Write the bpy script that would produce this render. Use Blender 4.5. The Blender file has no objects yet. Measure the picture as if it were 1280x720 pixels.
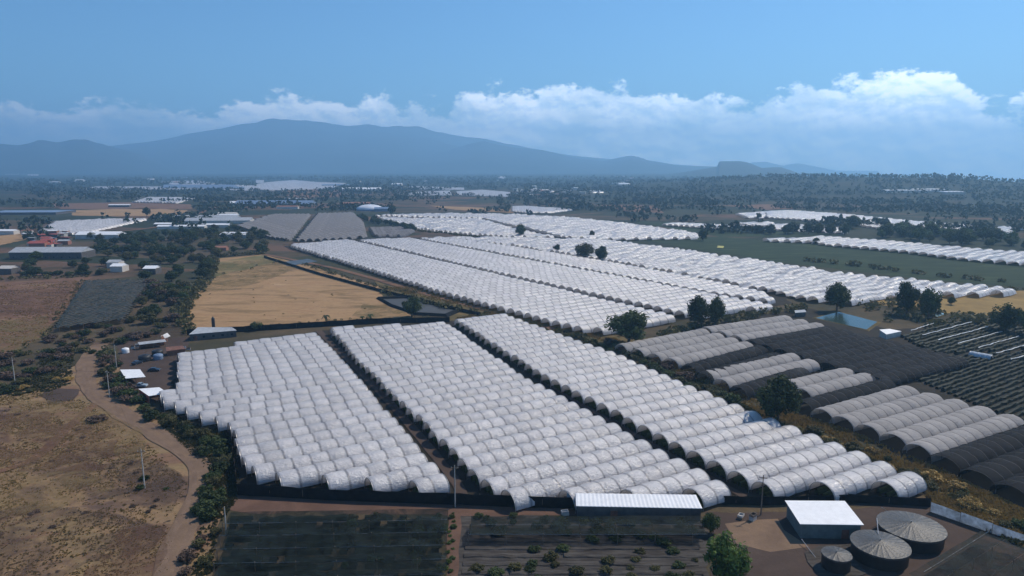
import bpy, math, random
from mathutils import Vector, noise as mn
random.seed(7)
C = bpy.context.scene
COL = C.collection
R = math.radians
# ------------------------------------------------------------------ camera geometry
H = 80.0; F = 865.0; YH = 208.0
P = math.atan((360 - YH) / F)
def ray(px, py):
    dx = (px - 640) / F; dz = -(py - 360) / F
    return dx, math.cos(P) + dz * math.sin(P), -math.sin(P) + dz * math.cos(P)
def W(px, py, z=0.0):
    X, Y, Z = ray(px, py); t = (z - H) / Z
    return (X * t, Y * t)
def depth(px, py, z=0.0):
    return (z - H) / ray(px, py)[2]
def proj(x, y, z=0.0):
    yc = y * math.cos(P) - (z - H) * math.sin(P); zc = y * math.sin(P) + (z - H) * math.cos(P)
    if yc < 1: return (-9999, -9999)
    return (640 + F * x / yc, 360 - F * zc / yc)
def hz(px, py, dist):
    X, Y, Z = ray(px, py); return H + Z / math.hypot(X, Y) * dist
def inside(p, poly):
    x, y = p; c = False; j = len(poly) - 1
    for i in range(len(poly)):
        a = poly[i]; b = poly[j]
        if (a[1] > y) != (b[1] > y) and x < (b[0] - a[0]) * (y - a[1]) / (b[1] - a[1]) + a[0]: c = not c
        j = i
    return c
def sm(a, b, x):
    t = max(0, min(1, (x - a) / (b - a))); return t * t * (3 - 2 * t)
def lerp_prof(pts, x):
    if x <= pts[0][0]: return pts[0][1]
    for (a, b), (c, d) in zip(pts, pts[1:]):
        if x <= c: return b + (d - b) * (x - a) / (c - a)
    return pts[-1][1]
ONES = 'zero first second third fourth fifth sixth seventh eighth ninth tenth eleventh twelfth thirteenth fourteenth fifteenth sixteenth seventeenth eighteenth nineteenth'.split()
def ordw(n):
    if n < 20: return ONES[n]
    t = {2: 'twent', 3: 'thirt', 4: 'fort', 5: 'fift', 6: 'sixt', 7: 'sevent', 8: 'eight', 9: 'ninet'}[n // 10]
    return t + 'ieth' if n % 10 == 0 else t + 'y-' + ONES[n % 10]

# ------------------------------------------------------------------ object helpers
def tag(o, label=None, cat=None, group=None, kind=None):
    if label: o['label'] = label
    if cat: o['category'] = cat
    if group: o['group'] = group
    if kind: o['kind'] = kind
    return o
def empty(name, loc=(0, 0, 0), rz=0, sc=(1, 1, 1)):
    o = bpy.data.objects.new(name, None); COL.objects.link(o)
    o.location = loc; o.rotation_euler = (0, 0, rz); o.scale = sc; o.empty_display_size = 0.5
    return o
class MB:
    def __init__(s): s.v = []; s.f = []; s.uv = []; s.m = []
    def face(s, pts, uvs=None, m=0):
        n = len(s.v); s.v += pts; s.f.append(list(range(n, n + len(pts)))); s.m.append(m)
        s.uv.append(uvs or [(0, 0)] * len(pts))
    def grid(s, rows, uvr=None, m=0, flip=False):
        n = len(s.v); nr = len(rows); nc = len(rows[0])
        for r in rows: s.v += r
        for i in range(nr - 1):
            for j in range(nc - 1):
                q = [(i, j), (i + 1, j), (i + 1, j + 1), (i, j + 1)]
                if flip: q.reverse()
                s.f.append([n + a * nc + b for a, b in q]); s.m.append(m)
                s.uv.append([uvr[a][b] for a, b in q] if uvr else [(0, 0)] * 4)
    def box(s, x0, x1, y0, y1, z0, z1, m=0):
        n = len(s.v)
        s.v += [(x0, y0, z0), (x1, y0, z0), (x1, y1, z0), (x0, y1, z0), (x0, y0, z1), (x1, y0, z1), (x1, y1, z1), (x0, y1, z1)]
        for q in ((3, 2, 1, 0), (4, 5, 6, 7), (0, 1, 5, 4), (1, 2, 6, 5), (2, 3, 7, 6), (3, 0, 4, 7)):
            s.f.append([n + k for k in q]); s.uv.append([(0, 0)] * 4); s.m.append(m)
    def tube(s, pts, r0, r1=None, n=6, cap=True):
        r1 = r0 if r1 is None else r1
        rows = []
        for i, p in enumerate(pts):
            p = Vector(p)
            a = Vector(pts[max(0, i - 1)]); b = Vector(pts[min(len(pts) - 1, i + 1)])
            d = (b - a).normalized(); u = d.cross(Vector((0.3, 0.95, 0.1)) if abs(d.y) < .9 else Vector((1, 0, 0))).normalized(); w = d.cross(u)
            r = r0 + (r1 - r0) * i / (len(pts) - 1)
            rows.append([tuple(p + (u * math.cos(k * 2 * math.pi / n) + w * math.sin(k * 2 * math.pi / n)) * r) for k in range(n + 1)])
        s.grid(rows)
        if cap: s.face(rows[-1][:-1]); s.face(rows[0][:-1][::-1])
    def mesh(s, name, mats, smooth=False):
        me = bpy.data.meshes.new(name); me.from_pydata(s.v, [], s.f)
        uvl = me.uv_layers.new(name='UVMap')
        flat = [c for f in s.uv for p in f for c in p]
        uvl.data.foreach_set('uv', flat)
        for m in (mats if isinstance(mats, (list, tuple)) else [mats]): me.materials.append(m)
        me.polygons.foreach_set('material_index', s.m)
        if smooth: me.polygons.foreach_set('use_smooth', [True] * len(s.f))
        me.update(); return me
    def build(s, name, mats, parent=None, smooth=False, loc=None, rz=0):
        o = bpy.data.objects.new(name, s.mesh(name, mats, smooth)); COL.objects.link(o)
        if parent: o.parent = parent
        if loc: o.location = loc
        o.rotation_euler.z = rz
        return o
def child(name, me, parent, loc=(0, 0, 0), rz=0, sc=None):
    o = bpy.data.objects.new(name, me); COL.objects.link(o); o.parent = parent; o.location = loc; o.rotation_euler.z = rz
    if sc: o.scale = sc
    return o

# ------------------------------------------------------------------ materials
class NT:
    def __init__(s, name):
        s.mat = bpy.data.materials.new(name); s.mat.use_nodes = True; s.t = s.mat.node_tree; s.t.nodes.clear()
        s.out = s.t.nodes.new('ShaderNodeOutputMaterial')
    def n(s, typ, **kw):
        o = s.t.nodes.new(typ)
        for k, v in kw.items():
            if k.startswith('i_'):
                key = k[2:]; key = int(key) if key.isdigit() else key.replace('_', ' ')
                inp = o.inputs[key]
                if isinstance(v, bpy.types.NodeSocket): s.t.links.new(v, inp)
                else: inp.default_value = v
            else: setattr(o, k, v)
        return o
    def link(s, a, b): s.t.links.new(a, b)
    def coord(s, kind='Object'): return s.n('ShaderNodeTexCoord').outputs[kind]
    def noise(s, sc, det=4, rough=.55, vec=None, dist=0):
        o = s.n('ShaderNodeTexNoise', i_Scale=sc, i_Detail=det, i_Roughness=rough, i_Distortion=dist)
        if vec is not None: s.link(vec, o.inputs['Vector'])
        return o.outputs['Fac']
    def ramp(s, fac, stops):
        o = s.n('ShaderNodeValToRGB'); s.link(fac, o.inputs[0]); e = o.color_ramp.elements
        while len(e) < len(stops): e.new(.5)
        for k, (p, c) in enumerate(stops):
            e[k].position = p; e[k].color = (c[0], c[1], c[2], 1) if isinstance(c, (tuple, list)) else (c, c, c, 1)
        return o.outputs[0]
    def mix(s, fac, a, b, bt='MIX'):
        o = s.n('ShaderNodeMix', data_type='RGBA', blend_type=bt)
        for v, i in ((fac, 0), (a, 6), (b, 7)):
            if isinstance(v, bpy.types.NodeSocket): s.link(v, o.inputs[i])
            else: o.inputs[i].default_value = v if i == 0 else (v[0], v[1], v[2], 1)
        return o.outputs[2]
    def math(s, op, a, b=0.0, c=None):
        o = s.n('ShaderNodeMath', operation=op)
        for v, i in ((a, 0), (b, 1), (c, 2)):
            if v is None: continue
            if isinstance(v, bpy.types.NodeSocket): s.link(v, o.inputs[i])
            else: o.inputs[i].default_value = v
        return o.outputs[0]
    def bump(s, h, st=.3, dist=.1):
        return s.n('ShaderNodeBump', i_Strength=st, i_Distance=dist, i_Height=h).outputs[0]
    def bsdf(s, col, rough=.8, nrm=None, metal=0, spec=.5, trans=0, tcol=None, transp=0):
        b = s.n('ShaderNodeBsdfPrincipled', i_Roughness=rough, i_Metallic=metal)
        b.inputs['Specular IOR Level'].default_value = spec
        if isinstance(col, bpy.types.NodeSocket): s.link(col, b.inputs['Base Color'])
        else: b.inputs['Base Color'].default_value = (*col, 1)
        if nrm: s.link(nrm, b.inputs['Normal'])
        sh = b.outputs[0]
        if trans:
            t = s.n('ShaderNodeBsdfTranslucent'); 
            if tcol is None: tcol = col
            if isinstance(tcol, bpy.types.NodeSocket): s.link(tcol, t.inputs[0])
            else: t.inputs[0].default_value = (*tcol, 1)
            m = s.n('ShaderNodeMixShader', i_0=trans); s.link(sh, m.inputs[1]); s.link(t.outputs[0], m.inputs[2]); sh = m.outputs[0]
        if transp:
            t = s.n('ShaderNodeBsdfTransparent')
            m = s.n('ShaderNodeMixShader'); s.link(sh, m.inputs[1]); s.link(t.outputs[0], m.inputs[2])
            if isinstance(transp, bpy.types.NodeSocket): s.link(transp, m.inputs[0])
            else: m.inputs[0].default_value = transp
            sh = m.outputs[0]
        s.link(sh, s.out.inputs[0]); return s.mat
def plain(name, col, rough=.8, var=.25, sc=2.0, metal=0, bump=0, spec=.4, trans=0):
    t = NT(name); v = t.coord()
    f = t.noise(sc, 5, .6, v)
    c = t.mix(t.ramp(f, [(.3, 0), (.7, 1)]), [x * (1 - var) for x in col], [min(1, x * (1 + var)) for x in col])
    return t.bsdf(c, rough, t.bump(t.noise(sc * 4, 4, .6, v), bump) if bump else None, metal, spec, trans)
def soil(name, stops, sc=.06, fine=1.2, speck=None, bump=.5, warp=.5, streak=None):
    """dry ground: large patches, mid mottling, fine specks"""
    t = NT(name); v = t.coord()
    if streak:
        mp = t.n('ShaderNodeMapping', i_Rotation=(0, 0, R(streak[0])), i_Scale=(1, streak[1], 1)); t.link(v, mp.inputs[0]); v2 = mp.outputs[0]
    else: v2 = v
    a = t.noise(sc, 6, .62, v2, warp)
    c = t.ramp(a, stops)
    b = t.noise(fine, 5, .7, v)
    c = t.mix(t.ramp(b, [(.35, .0), (.75, .55)]), c, t.mix(.5, c, (.03, .022, .018)))
    g = t.noise(sc * 5, 5, .65, v2, 1.0)
    c = t.mix(t.ramp(g, [(.42, 0), (.62, .4)]), c, t.mix(.6, c, stops[0][1]))
    if speck:
        k = t.noise(speck[1], 3, .5, v)
        c = t.mix(t.ramp(k, [(speck[2], 0), (speck[2] + .06, 1)]), c, speck[0])
    return t.bsdf(c, .95, t.bump(b, bump, .15), 0, .15)
M = {}
def cover_mat(name, col, band, rough, trans, transp=0, var=.1, bandw=.05):
    t = NT(name); v = t.coord(); uv = t.coord('UV')
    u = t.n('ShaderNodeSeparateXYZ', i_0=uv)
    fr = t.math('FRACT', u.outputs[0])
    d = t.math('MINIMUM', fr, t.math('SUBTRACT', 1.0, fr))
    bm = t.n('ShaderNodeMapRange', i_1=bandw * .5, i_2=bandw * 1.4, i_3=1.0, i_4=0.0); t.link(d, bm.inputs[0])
    rnd = t.n('ShaderNodeObjectInfo').outputs['Random']
    pn = t.n('ShaderNodeTexWhiteNoise', noise_dimensions='2D')
    fl = t.math('FLOOR', u.outputs[0]); cmb = t.n('ShaderNodeCombineXYZ', i_0=fl, i_1=rnd); t.link(cmb.outputs[0], pn.inputs['Vector'])
    big = t.noise(.25, 5, .6, v)
    k = t.math('MULTIPLY_ADD', t.math('ADD', t.math('MULTIPLY', pn.outputs[0], .55), t.math('MULTIPLY', big, .9)), var * 2, 1 - var * 1.6)
    mp = t.n('ShaderNodeMapping', i_Scale=(.35, 1.3, 1.3)); t.link(v, mp.inputs[0])
    dirt = t.ramp(t.noise(.9, 6, .7, mp.outputs[0], 1.5), [(.5, 0), (.8, .42)])
    c = t.mix(1.0, col, (0, 0, 0)) 
    vm = t.n('ShaderNodeVectorMath', operation='SCALE'); vm.inputs[0].default_value = col; t.link(k, vm.inputs['Scale'])
    odd = t.math('GREATER_THAN', pn.outputs[0], .93)
    c = t.mix(t.math('MULTIPLY', odd, .35), vm.outputs[0], [x * .5 for x in col]); odd2 = t.math('LESS_THAN', pn.outputs[0], .07)
    c = t.mix(t.math('MULTIPLY', odd2, .5), c, [min(.85, x * 1.25) for x in col])
    c = t.mix(dirt, c, [x * .62 for x in col])
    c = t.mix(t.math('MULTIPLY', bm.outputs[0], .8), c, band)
    mp2 = t.n('ShaderNodeMapping', i_Scale=(.7, 2.2, 1.6)); t.link(v, mp2.inputs[0])
    w = t.noise(1.1, 5, .6, mp2.outputs[0], 1.2)
    w2 = t.noise(.5, 3, .5, v, 2.0)
    nrm = t.bump(t.math('ADD', w, w2), .55, .5)
    tr = transp
    return t.bsdf(c, rough, nrm, 0, .85 if rough < .5 else .1, trans, None, tr)
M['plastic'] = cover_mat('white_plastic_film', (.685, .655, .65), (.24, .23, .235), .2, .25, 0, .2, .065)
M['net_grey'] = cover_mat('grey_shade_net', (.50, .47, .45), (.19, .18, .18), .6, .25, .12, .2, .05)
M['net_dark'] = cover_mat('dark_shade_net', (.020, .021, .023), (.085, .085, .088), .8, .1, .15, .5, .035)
M['hoop'] = plain('galvanised_tube', (.42, .41, .41), .45, .2, 1, .6)
M['post'] = plain('post_wood', (.17, .13, .10), .9, .3, 3)
M['concrete'] = plain('pole_concrete', (.42, .40, .37), .9, .2, 2)
M['blacknet'] = plain('black_windbreak_net', (.012, .013, .014), .95, .4, .8, 0, .3, .1, .1)
M['roof_white'] = plain('white_sheet_roof', (.80, .80, .80), .45, .08, .6, 0, .1)
M['roof_grey'] = plain('grey_sheet_roof', (.38, .39, .40), .5, .2, .5, 0, .15)
M['wall_pale'] = plain('pale_plaster', (.5, .47, .43), .9, .15, .6)
M['wall_dark'] = plain('dark_block_wall', (.09, .085, .085), .9, .3, .8)
M['wall_green'] = plain('green_grey_wall', (.12, .15, .15), .8, .2, .8)
M['brick'] = plain('brick_wall', (.28, .13, .09), .9, .2, 1)
M['glass'] = plain('dark_window_glass', (.03, .035, .04), .1, .2, 1, 0, 0, .6)
M['rust'] = plain('rusty_sheet', (.19, .09, .06), .8, .35, 1)
M['tank_black'] = plain('black_tank_liner', (.012, .012, .013), .5, .3, 1)
M['tank_plastic'] = plain('black_water_tank', (.02, .02, .022), .5, .2, 1)
M['blue_plastic'] = plain('blue_plastic', (.18, .30, .42), .5, .15, 2)
M['bark'] = plain('bark', (.12, .09, .065), .95, .3, 6, 0, .4)
M['tarp'] = plain('pale_blue_tarp', (.42, .48, .54), .35, .45, .9, 0, .6, .5, .2)
M['red'] = plain('red_sheet', (.30, .07, .05), .7, .3, .6)
M['car_dark'] = plain('dark_blue_paint', (.03, .045, .07), .3, .15, 1, .3, 0, .6)
M['car_pale'] = plain('pale_blue_paint', (.35, .42, .47), .3, .15, 1, .3, 0, .6)
M['rubber'] = plain('rubber', (.015, .015, .015), .9, .1, 4)
M['steel'] = plain('wheel_steel', (.4, .4, .4), .4, .1, 4, .8)
M['lamp_glass'] = plain('lamp_glass', (.6, .6, .6), .2, .1, 4)
M['yellow'] = plain('yellow_tarp', (.42, .38, .07), .6, .1, 1)
M['white_dome'] = plain('white_dome_shell', (.62, .64, .68), .5, .08, .1)
M['plotnet0'] = plain('grey_blue_sheet', (.06, .09, .12), .8, .5, .15)
M['silo'] = plain('grey_blue_metal', (.16, .22, .32), .5, .15, .2)
def metal_tent():
    t = NT('ribbed_metallic_cover'); v = t.coord()
    c = t.ramp(t.noise(.8, 6, .7, v, 1), [(.35, (.03, .03, .03)), (.7, (.07, .07, .07))])
    return t.bsdf(c, .5, t.bump(t.noise(2.5, 4, .6, v), .6, .15), .25, .5)
M['tent'] = metal_tent()
def leaf_mat(name, a, b, tr=.25):
    t = NT(name); v = t.coord()
    rnd = t.n('ShaderNodeObjectInfo').outputs['Random']
    f = t.noise(5.0, 2, .6, v)
    c = t.mix(t.ramp(f, [(.35, 0), (.65, 1)]), a, b)
    k = t.math('MULTIPLY_ADD', rnd, .7, .65)
    vm = t.n('ShaderNodeVectorMath', operation='SCALE'); t.link(c, vm.inputs[0]); t.link(k, vm.inputs['Scale'])
    return t.bsdf(vm.outputs[0], .75, None, 0, .25, tr)
M['leaf_dark'] = leaf_mat('dark_leaves', (.028, .044, .014), (.07, .095, .03))
M['leaf_green'] = leaf_mat('bright_leaves', (.05, .085, .02), (.10, .15, .035))
M['leaf_olive'] = leaf_mat('olive_leaves', (.05, .055, .02), (.13, .115, .045))
M['leaf_dry'] = leaf_mat('dry_twigs', (.07, .045, .035), (.15, .10, .07), .1)
M['crop'] = leaf_mat('crop_leaves', (.006, .011, .005), (.014, .022, .008), .05)
M['leaf_gold'] = leaf_mat('golden_grass', (.22, .15, .05), (.40, .27, .09))
M['leaf_far'] = leaf_mat('far_leaves', (.024, .038, .022), (.050, .064, .034), .15)

# ------------------------------------------------------------------ ground
RIDGE = [(600, 236), (760, 232), (880, 226), (960, 221), (1020, 220.5), (1100, 221.5), (1160, 222), (1200, 223.5), (1280, 229), (1500, 236), (2200, 246)]
def ground_z(x, y):
    r = math.hypot(x, y)
    if r < 1700 or y <= 0: 
        if y <= 0 and r > 4000: return -.03 * (r - 4000)
        return 0
    px = proj(x, y, 0)[0]
    right = sm(860, 1080, px)
    z = 0
    if r > 3300: z -= right * .034 * (r - 3300)
    e = sm(1700, 2850, r) if r < 2850 else 1 - sm(2850, 4200, r)
    top = hz(px, lerp_prof(RIDGE, px), 2850)
    z += max(0, top) * e * sm(560, 900, px) * (1 + .12 * (mn.noise((x * .004, y * .004, 0))) )
    return z
def ground():
    b = MB(); rs = [0, 20, 40, 60, 90, 130, 180, 240, 320, 420, 550, 700, 900, 1150, 1400, 1700]
    r = 1700
    while r < 26000: r *= 1.045; rs.append(r)
    rows = []
    NA = 300
    for r in rs:
        row = []
        for k in range(NA + 1):
            a = 2 * math.pi * k / NA
            x, y = r * math.sin(a), r * math.cos(a)
            row.append((x, y, ground_z(x, y)))
        rows.append(row)
    b.grid(rows, flip=False)
    t = NT('countryside_ground'); v = t.coord()
    mp = t.n('ShaderNodeMapping', i_Rotation=(0, 0, R(33)), i_Scale=(1, 1.9, 1)); t.link(v, mp.inputs[0])
    vo = t.n('ShaderNodeTexVoronoi', feature='F1', distance='CHEBYCHEV', i_Scale=.0052, i_Randomness=.75); t.link(mp.outputs[0], vo.inputs['Vector'])
    s = t.n('ShaderNodeSeparateColor', i_0=vo.outputs['Color'])
    fields = t.ramp(s.outputs[0], [(0, (.030, .040, .022)), (.3, (.05, .055, .03)), (.5, (.10, .075, .048)), (.68, (.15, .09, .06)), (.85, (.045, .05, .03)), (1, (.21, .14, .08))])
    for e in t.t.nodes:
        if e.bl_idname == 'ShaderNodeValToRGB': e.color_ramp.interpolation = 'CONSTANT' if len(e.color_ramp.elements) == 6 else 'LINEAR'
    near = t.ramp(t.noise(.02, 6, .65, v, .6), [(.3, (.05, .045, .028)), (.5, (.10, .075, .045)), (.7, (.17, .115, .065))])
    ln = t.n('ShaderNodeVectorMath', operation='LENGTH', i_0=v).outputs['Value']
    mr = t.n('ShaderNodeMapRange', i_0=ln, i_1=380, i_2=650); c = t.mix(mr.outputs[0], near, fields)
    c = t.mix(t.ramp(t.noise(.012, 6, .7, v), [(.45, 0), (.62, .7)]), c, (.028, .036, .020))
    mr2 = t.n('ShaderNodeMapRange', i_0=ln, i_1=1900, i_2=3200)
    c = t.mix(t.math('MULTIPLY', mr2.outputs[0], .9), c, (.020, .032, .020))
    sx = t.n('ShaderNodeSeparateXYZ', i_0=v); rat = t.math('DIVIDE', sx.outputs[0], t.math('MAXIMUM', sx.outputs[1], 1.0))
    mr3 = t.n('ShaderNodeMapRange', i_0=rat, i_1=.02, i_2=.2); mr4 = t.n('ShaderNodeMapRange', i_0=ln, i_1=1500, i_2=2000)
    c = t.mix(t.math('MULTIPLY', t.math('MULTIPLY', mr3.outputs[0], mr4.outputs[0]), .92), c, t.ramp(t.noise(.006, 5, .6, mp.outputs[0]), [(.4, (.018, .030, .016)), (.62, (.036, .042, .026)), (.75, (.07, .055, .035))]))
    c = t.mix(t.ramp(t.noise(.9, 5, .7, v), [(.4, 0), (.75, .6)]), c, (.03, .026, .018))
    o = b.build('ground', t.bsdf(c, .95, t.bump(t.noise(.5, 6, .7, v), .4, .3), 0, .1), smooth=True)
    tag(o, 'wide dry plain of fields running to the foot of the mountains', kind='structure')
ground()
LAYER = [0.01]
def patch(name, label, pxs, mat, z=None, world=False, kind='structure', sub=True):
    rag = 1 if name in ('pasture', 'brown_field', 'straw_field', 'grass_corner', 'scrub_strip', 'golden_field', 'tank_yard_ground') else 0
    """a field laid as a sheet a little above the plain"""
    pts = pxs if world else [W(*p) for p in pxs]
    if z is None: LAYER[0] += .006; z = LAYER[0]
    # uneven border
    out = []
    for i, a in enumerate(pts):
        c = pts[(i + 1) % len(pts)]; d = math.dist(a, c); n = max(1, min(30, int(d / 5))) if sub else 1
        for k in range(n):
            s = k / n; x = a[0] + (c[0] - a[0]) * s; y = a[1] + (c[1] - a[1]) * s
            if sub:
                q = mn.noise((x * .15, y * .15, 3.3)) * 1.8 + mn.noise((x * .04, y * .04, 1)) * 4 * rag; w = mn.noise((x * .15, y * .15, 9.3)) * 1.8 + mn.noise((x * .04, y * .04, 7)) * 4 * rag
                x += q; y += w
            out.append((x, y, 0))
    b = MB(); b.face(out); o = b.build(name, mat); o.location.z = z
    # make sure it faces up
    if o.data.polygons[0].normal.z < 0: o.data.flip_normals()
    return tag(o, label, kind=kind)
S_past = soil('dry_pasture', [(.34, (.095, .062, .052)), (.42, (.17, .108, .07)), (.48, (.28, .18, .098)), (.54, (.25, .175, .088)), (.61, (.21, .12, .075)), (.7, (.32, .22, .12))], .03, .8, ((.03, .022, .016), .5, .63), streak=(12, 1.3), bump=.9, warp=1.2)
S_brown = soil('brown_stubble', [(.36, (.10, .055, .038)), (.46, (.21, .12, .07)), (.56, (.16, .085, .055)), (.68, (.30, .20, .10))], .03, .8, streak=(10, 4))
S_tan = soil('straw_field', [(.34, (.19, .125, .055)), (.43, (.30, .185, .09)), (.52, (.40, .25, .125)), (.62, (.34, .20, .10)), (.7, (.46, .30, .16))], .026, .5, bump=.4, streak=(12, 2.5))
S_green = soil('fading_grass', [(.35, (.12, .12, .045)), (.5, (.20, .16, .07)), (.65, (.32, .21, .10))], .03, .6)
S_road = soil('dirt_road', [(.3, (.15, .10, .07)), (.7, (.25, .165, .105))], .15, 2, bump=.3)
S_yard = soil('yard_soil', [(.3, (.055, .038, .032)), (.7, (.10, .07, .055))], .08, 1.5)
S_red = soil('red_soil', [(.3, (.10, .058, .042)), (.7, (.18, .105, .075))], .12, 1.5)
S_dark = soil('tunnel_soil', [(.3, (.018, .017, .012)), (.7, (.042, .034, .025))], .1, 1.5)
S_corr = soil('scrub_ground', [(.3, (.04, .04, .018)), (.5, (.12, .09, .035)), (.72, (.24, .16, .06))], .05, 1.2)
S_crop = soil('green_crop', [(.35, (.014, .030, .010)), (.55, (.026, .046, .016)), (.68, (.06, .085, .028))], .03, .8, streak=(35, 5))
S_gold = soil('golden_dry_grass', [(.3, (.20, .13, .045)), (.7, (.36, .24, .08))], .04, .8)
S_greysoil = soil('grey_bed_soil', [(.35, (.035, .03, .027)), (.65, (.10, .09, .08))], .15, 2, streak=(0, 6))
patch('pasture', 'worn dry pasture in the lower left', [(-700, 470), (0, 492), (60, 480), (100, 452), (135, 447), (175, 512), (215, 540), (250, 575), (282, 615), (276, 700), (262, 800), (-1200, 820)], S_past)
patch('brown_field', 'brown stubble field left of the netted plot', [(-300, 352), (0, 353), (112, 346), (62, 414), (20, 442), (-300, 446)], S_brown)
patch('straw_field', 'bare straw coloured field behind the tunnels', [(234, 417), (222, 396), (262, 345), (264, 324), (330, 318), (378, 330), (484, 362), (480, 376), (520, 396), (400, 406), (330, 411)], S_tan)
patch('grass_corner', 'fading green corner of the straw field', [(258, 330), (330, 318), (352, 326), (300, 338), (262, 347)], S_green)
patch('yard_ground', 'dark soil of the farm yard', [(148, 428), (240, 420), (232, 440), (222, 452), (222, 500), (170, 505), (150, 470)], S_yard)
patch('tunnel_field', 'dark soil beneath the near tunnels', [(226, 446), (398, 414), (560, 402), (640, 394), (700, 412), (1165, 610), (1120, 632), (560, 628), (296, 618), (290, 545), (200, 512)], S_dark)
patch('red_soil_strip', 'strip of bare red soil below the tunnels', [(292, 619), (600, 629), (720, 633), (720, 644), (590, 645), (285, 640)], S_red)
patch('scrub_strip', 'overgrown strip between white and grey tunnels', [(470, 352), (560, 375), (700, 408), (800, 425), (900, 402), (980, 385), (1000, 400), (800, 432), (880, 470), (960, 520), (1150, 590), (1280, 660), (1400, 720), (1250, 670), (1165, 632), (1150, 606), (880, 486), (700, 410), (640, 396), (570, 402), (480, 372)], S_corr)
patch('tank_yard_ground', 'bare brown soil around the water tanks', [(880, 640), (985, 640), (1160, 630), (1280, 680), (1300, 760), (870, 760), (880, 690)], S_yard)
patch('soil_clearing', 'lighter brown soil clearing left of the boxy shed', [(910, 652), (975, 650), (985, 662), (1010, 684), (960, 690), (925, 680)], S_road)
patch('dark_hollow', 'dark dried puddle hollow beside the dirt road', [(48, 494), (70, 486), (98, 487), (94, 500), (62, 506)], S_yard)
patch('bed_field', 'grey planting beds with scattered shrubs below', [(572, 644), (885, 648), (890, 800), (560, 800)], S_greysoil)
patch('path', 'narrow footpath between the lower net fields', [(562, 640), (576, 640), (572, 800), (555, 800)], S_red)
patch('right_field_soil', 'dark soil beneath the grey net tunnels', [(775, 436), (905, 400), (1010, 385), (1110, 412), (1290, 405), (1420, 500), (1420, 700), (1285, 650), (1060, 540)], S_dark)
patch('golden_field', 'golden dry grass field beyond the pond', [(1085, 380), (1120, 370), (1290, 363), (1500, 372), (1500, 400), (1290, 398), (1180, 392)], S_gold)
patch('crop_field', 'dark green crop field behind the crumpled tunnels', [(792, 299), (900, 296), (960, 301), (1100, 310), (1290, 330), (1500, 350), (1500, 372), (1262, 358), (1160, 350), (960, 326)], S_crop)
patch('crop_field', 'dark green field beyond the central tunnels', [(790, 277), (880, 279), (1000, 288), (1060, 294), (1000, 296), (900, 296), (876, 292)], S_crop)
def ribbon(name, label, px, w, mat, z):
    pts = [Vector((*W(*p), 0)) for p in px]; 
    fine = []
    for i in range(len(pts) - 1):
        p0 = pts[max(0, i - 1)]; p1 = pts[i]; p2 = pts[i + 1]; p3 = pts[min(len(pts) - 1, i + 2)]
        for k in range(8):
            s = k / 8; fine.append(.5 * ((2 * p1) + (p2 - p0) * s + (2 * p0 - 5 * p1 + 4 * p2 - p3) * s * s + (3 * p1 - p0 - 3 * p2 + p3) * s ** 3))
    fine.append(pts[-1]); l = []; r = []
    for i, p in enumerate(fine):
        d = (fine[min(len(fine) - 1, i + 1)] - fine[max(0, i - 1)]).normalized(); n = Vector((-d.y, d.x, 0)) * w / 2
        a = 1 + .3 * mn.noise((p.x * .1, p.y * .1, 0)); l.append(tuple(p + n * a)); r.append(tuple(p - n * (1 + .3 * mn.noise((p.x * .1, p.y * .1, 5)))))
    b = MB(); b.grid([l, r]); o = b.build(name, mat); o.location.z = z
    if o.data.polygons[0].normal.z < 0: o.data.flip_normals()
    return tag(o, label, kind='structure')
def Qx(ox, oy, pts): return [(ox + x / 4, oy + y / 4) for x, y in pts]
for nm, lb, ox, pts, mt in (('stubble_field', 'orange brown field behind the left tunnel patch', 0, [(360, 292), (720, 282), (940, 292), (900, 318), (590, 323), (360, 318)], S_tan), ('stubble_field', 'golden field at the left edge beside the village', 0, [(-200, 425), (0, 420), (150, 405), (130, 440), (0, 468), (-200, 480)], S_tan), ('brown_field', 'brown field beyond the lone dense tree', 0, [(250, 258), (650, 252), (950, 262), (960, 286), (300, 286)], S_brown), ('stubble_field', 'pale brown field right of the white dome', 320, [(860, 268), (1270, 284), (1290, 306), (1000, 290)], S_tan), ('brown_field', 'reddish field behind the blue hall', 320, [(130, 182), (440, 192), (430, 224), (240, 234), (130, 214)], S_brown), ('brown_field', 'reddish field beyond the central far tunnels', 640, [(400, 264), (720, 270), (760, 306), (600, 300)], S_brown), ('brown_field', 'brown strip before the far bright bands', 640, [(1040, 268), (1280, 262), (1500, 280), (1280, 290)], S_brown)):
    patch(nm, lb, Qx(ox, 190, pts), mt, .35)
ribbon('dirt_road', 'dirt road bending past the thicket', [(128, 428), (108, 452), (112, 485), (150, 515), (200, 545), (243, 575), (252, 605), (240, 640), (222, 680), (205, 740), (190, 820)], 6.2, S_road, .2)
for k, off in enumerate((-9, 9)):
    ribbon('wheel_track', ('left' if k == 0 else 'right') + ' worn wheel track of the dirt road', [(108 + off * .3, 455), (112 + off * .5, 487), (150 + off * .6, 515 - off * .3), (200 + off * .6, 545 - off * .3), (243 + off * .8, 577 - off * .2), (252 + off, 605), (240 + off, 640), (222 + off, 680), (205 + off, 740)], 1.1, soil('track_soil_' + 'ab'[k], [(.3, (.15, .10, .07)), (.7, (.24, .16, .11))], .2, 2), .21)
def stain(name, col, lo=.5):
    t = NT(name); v = t.coord(); n_ = t.noise(.09, 7, .72, v, 1.5)
    return t.bsdf(t.mix(t.noise(1.2, 5, .7, v), [x * .6 for x in col], [x * 1.3 for x in col]), .95, None, 0, .1, 0, None, t.ramp(n_, [(.38, 1), (.62, lo)]))
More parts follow.
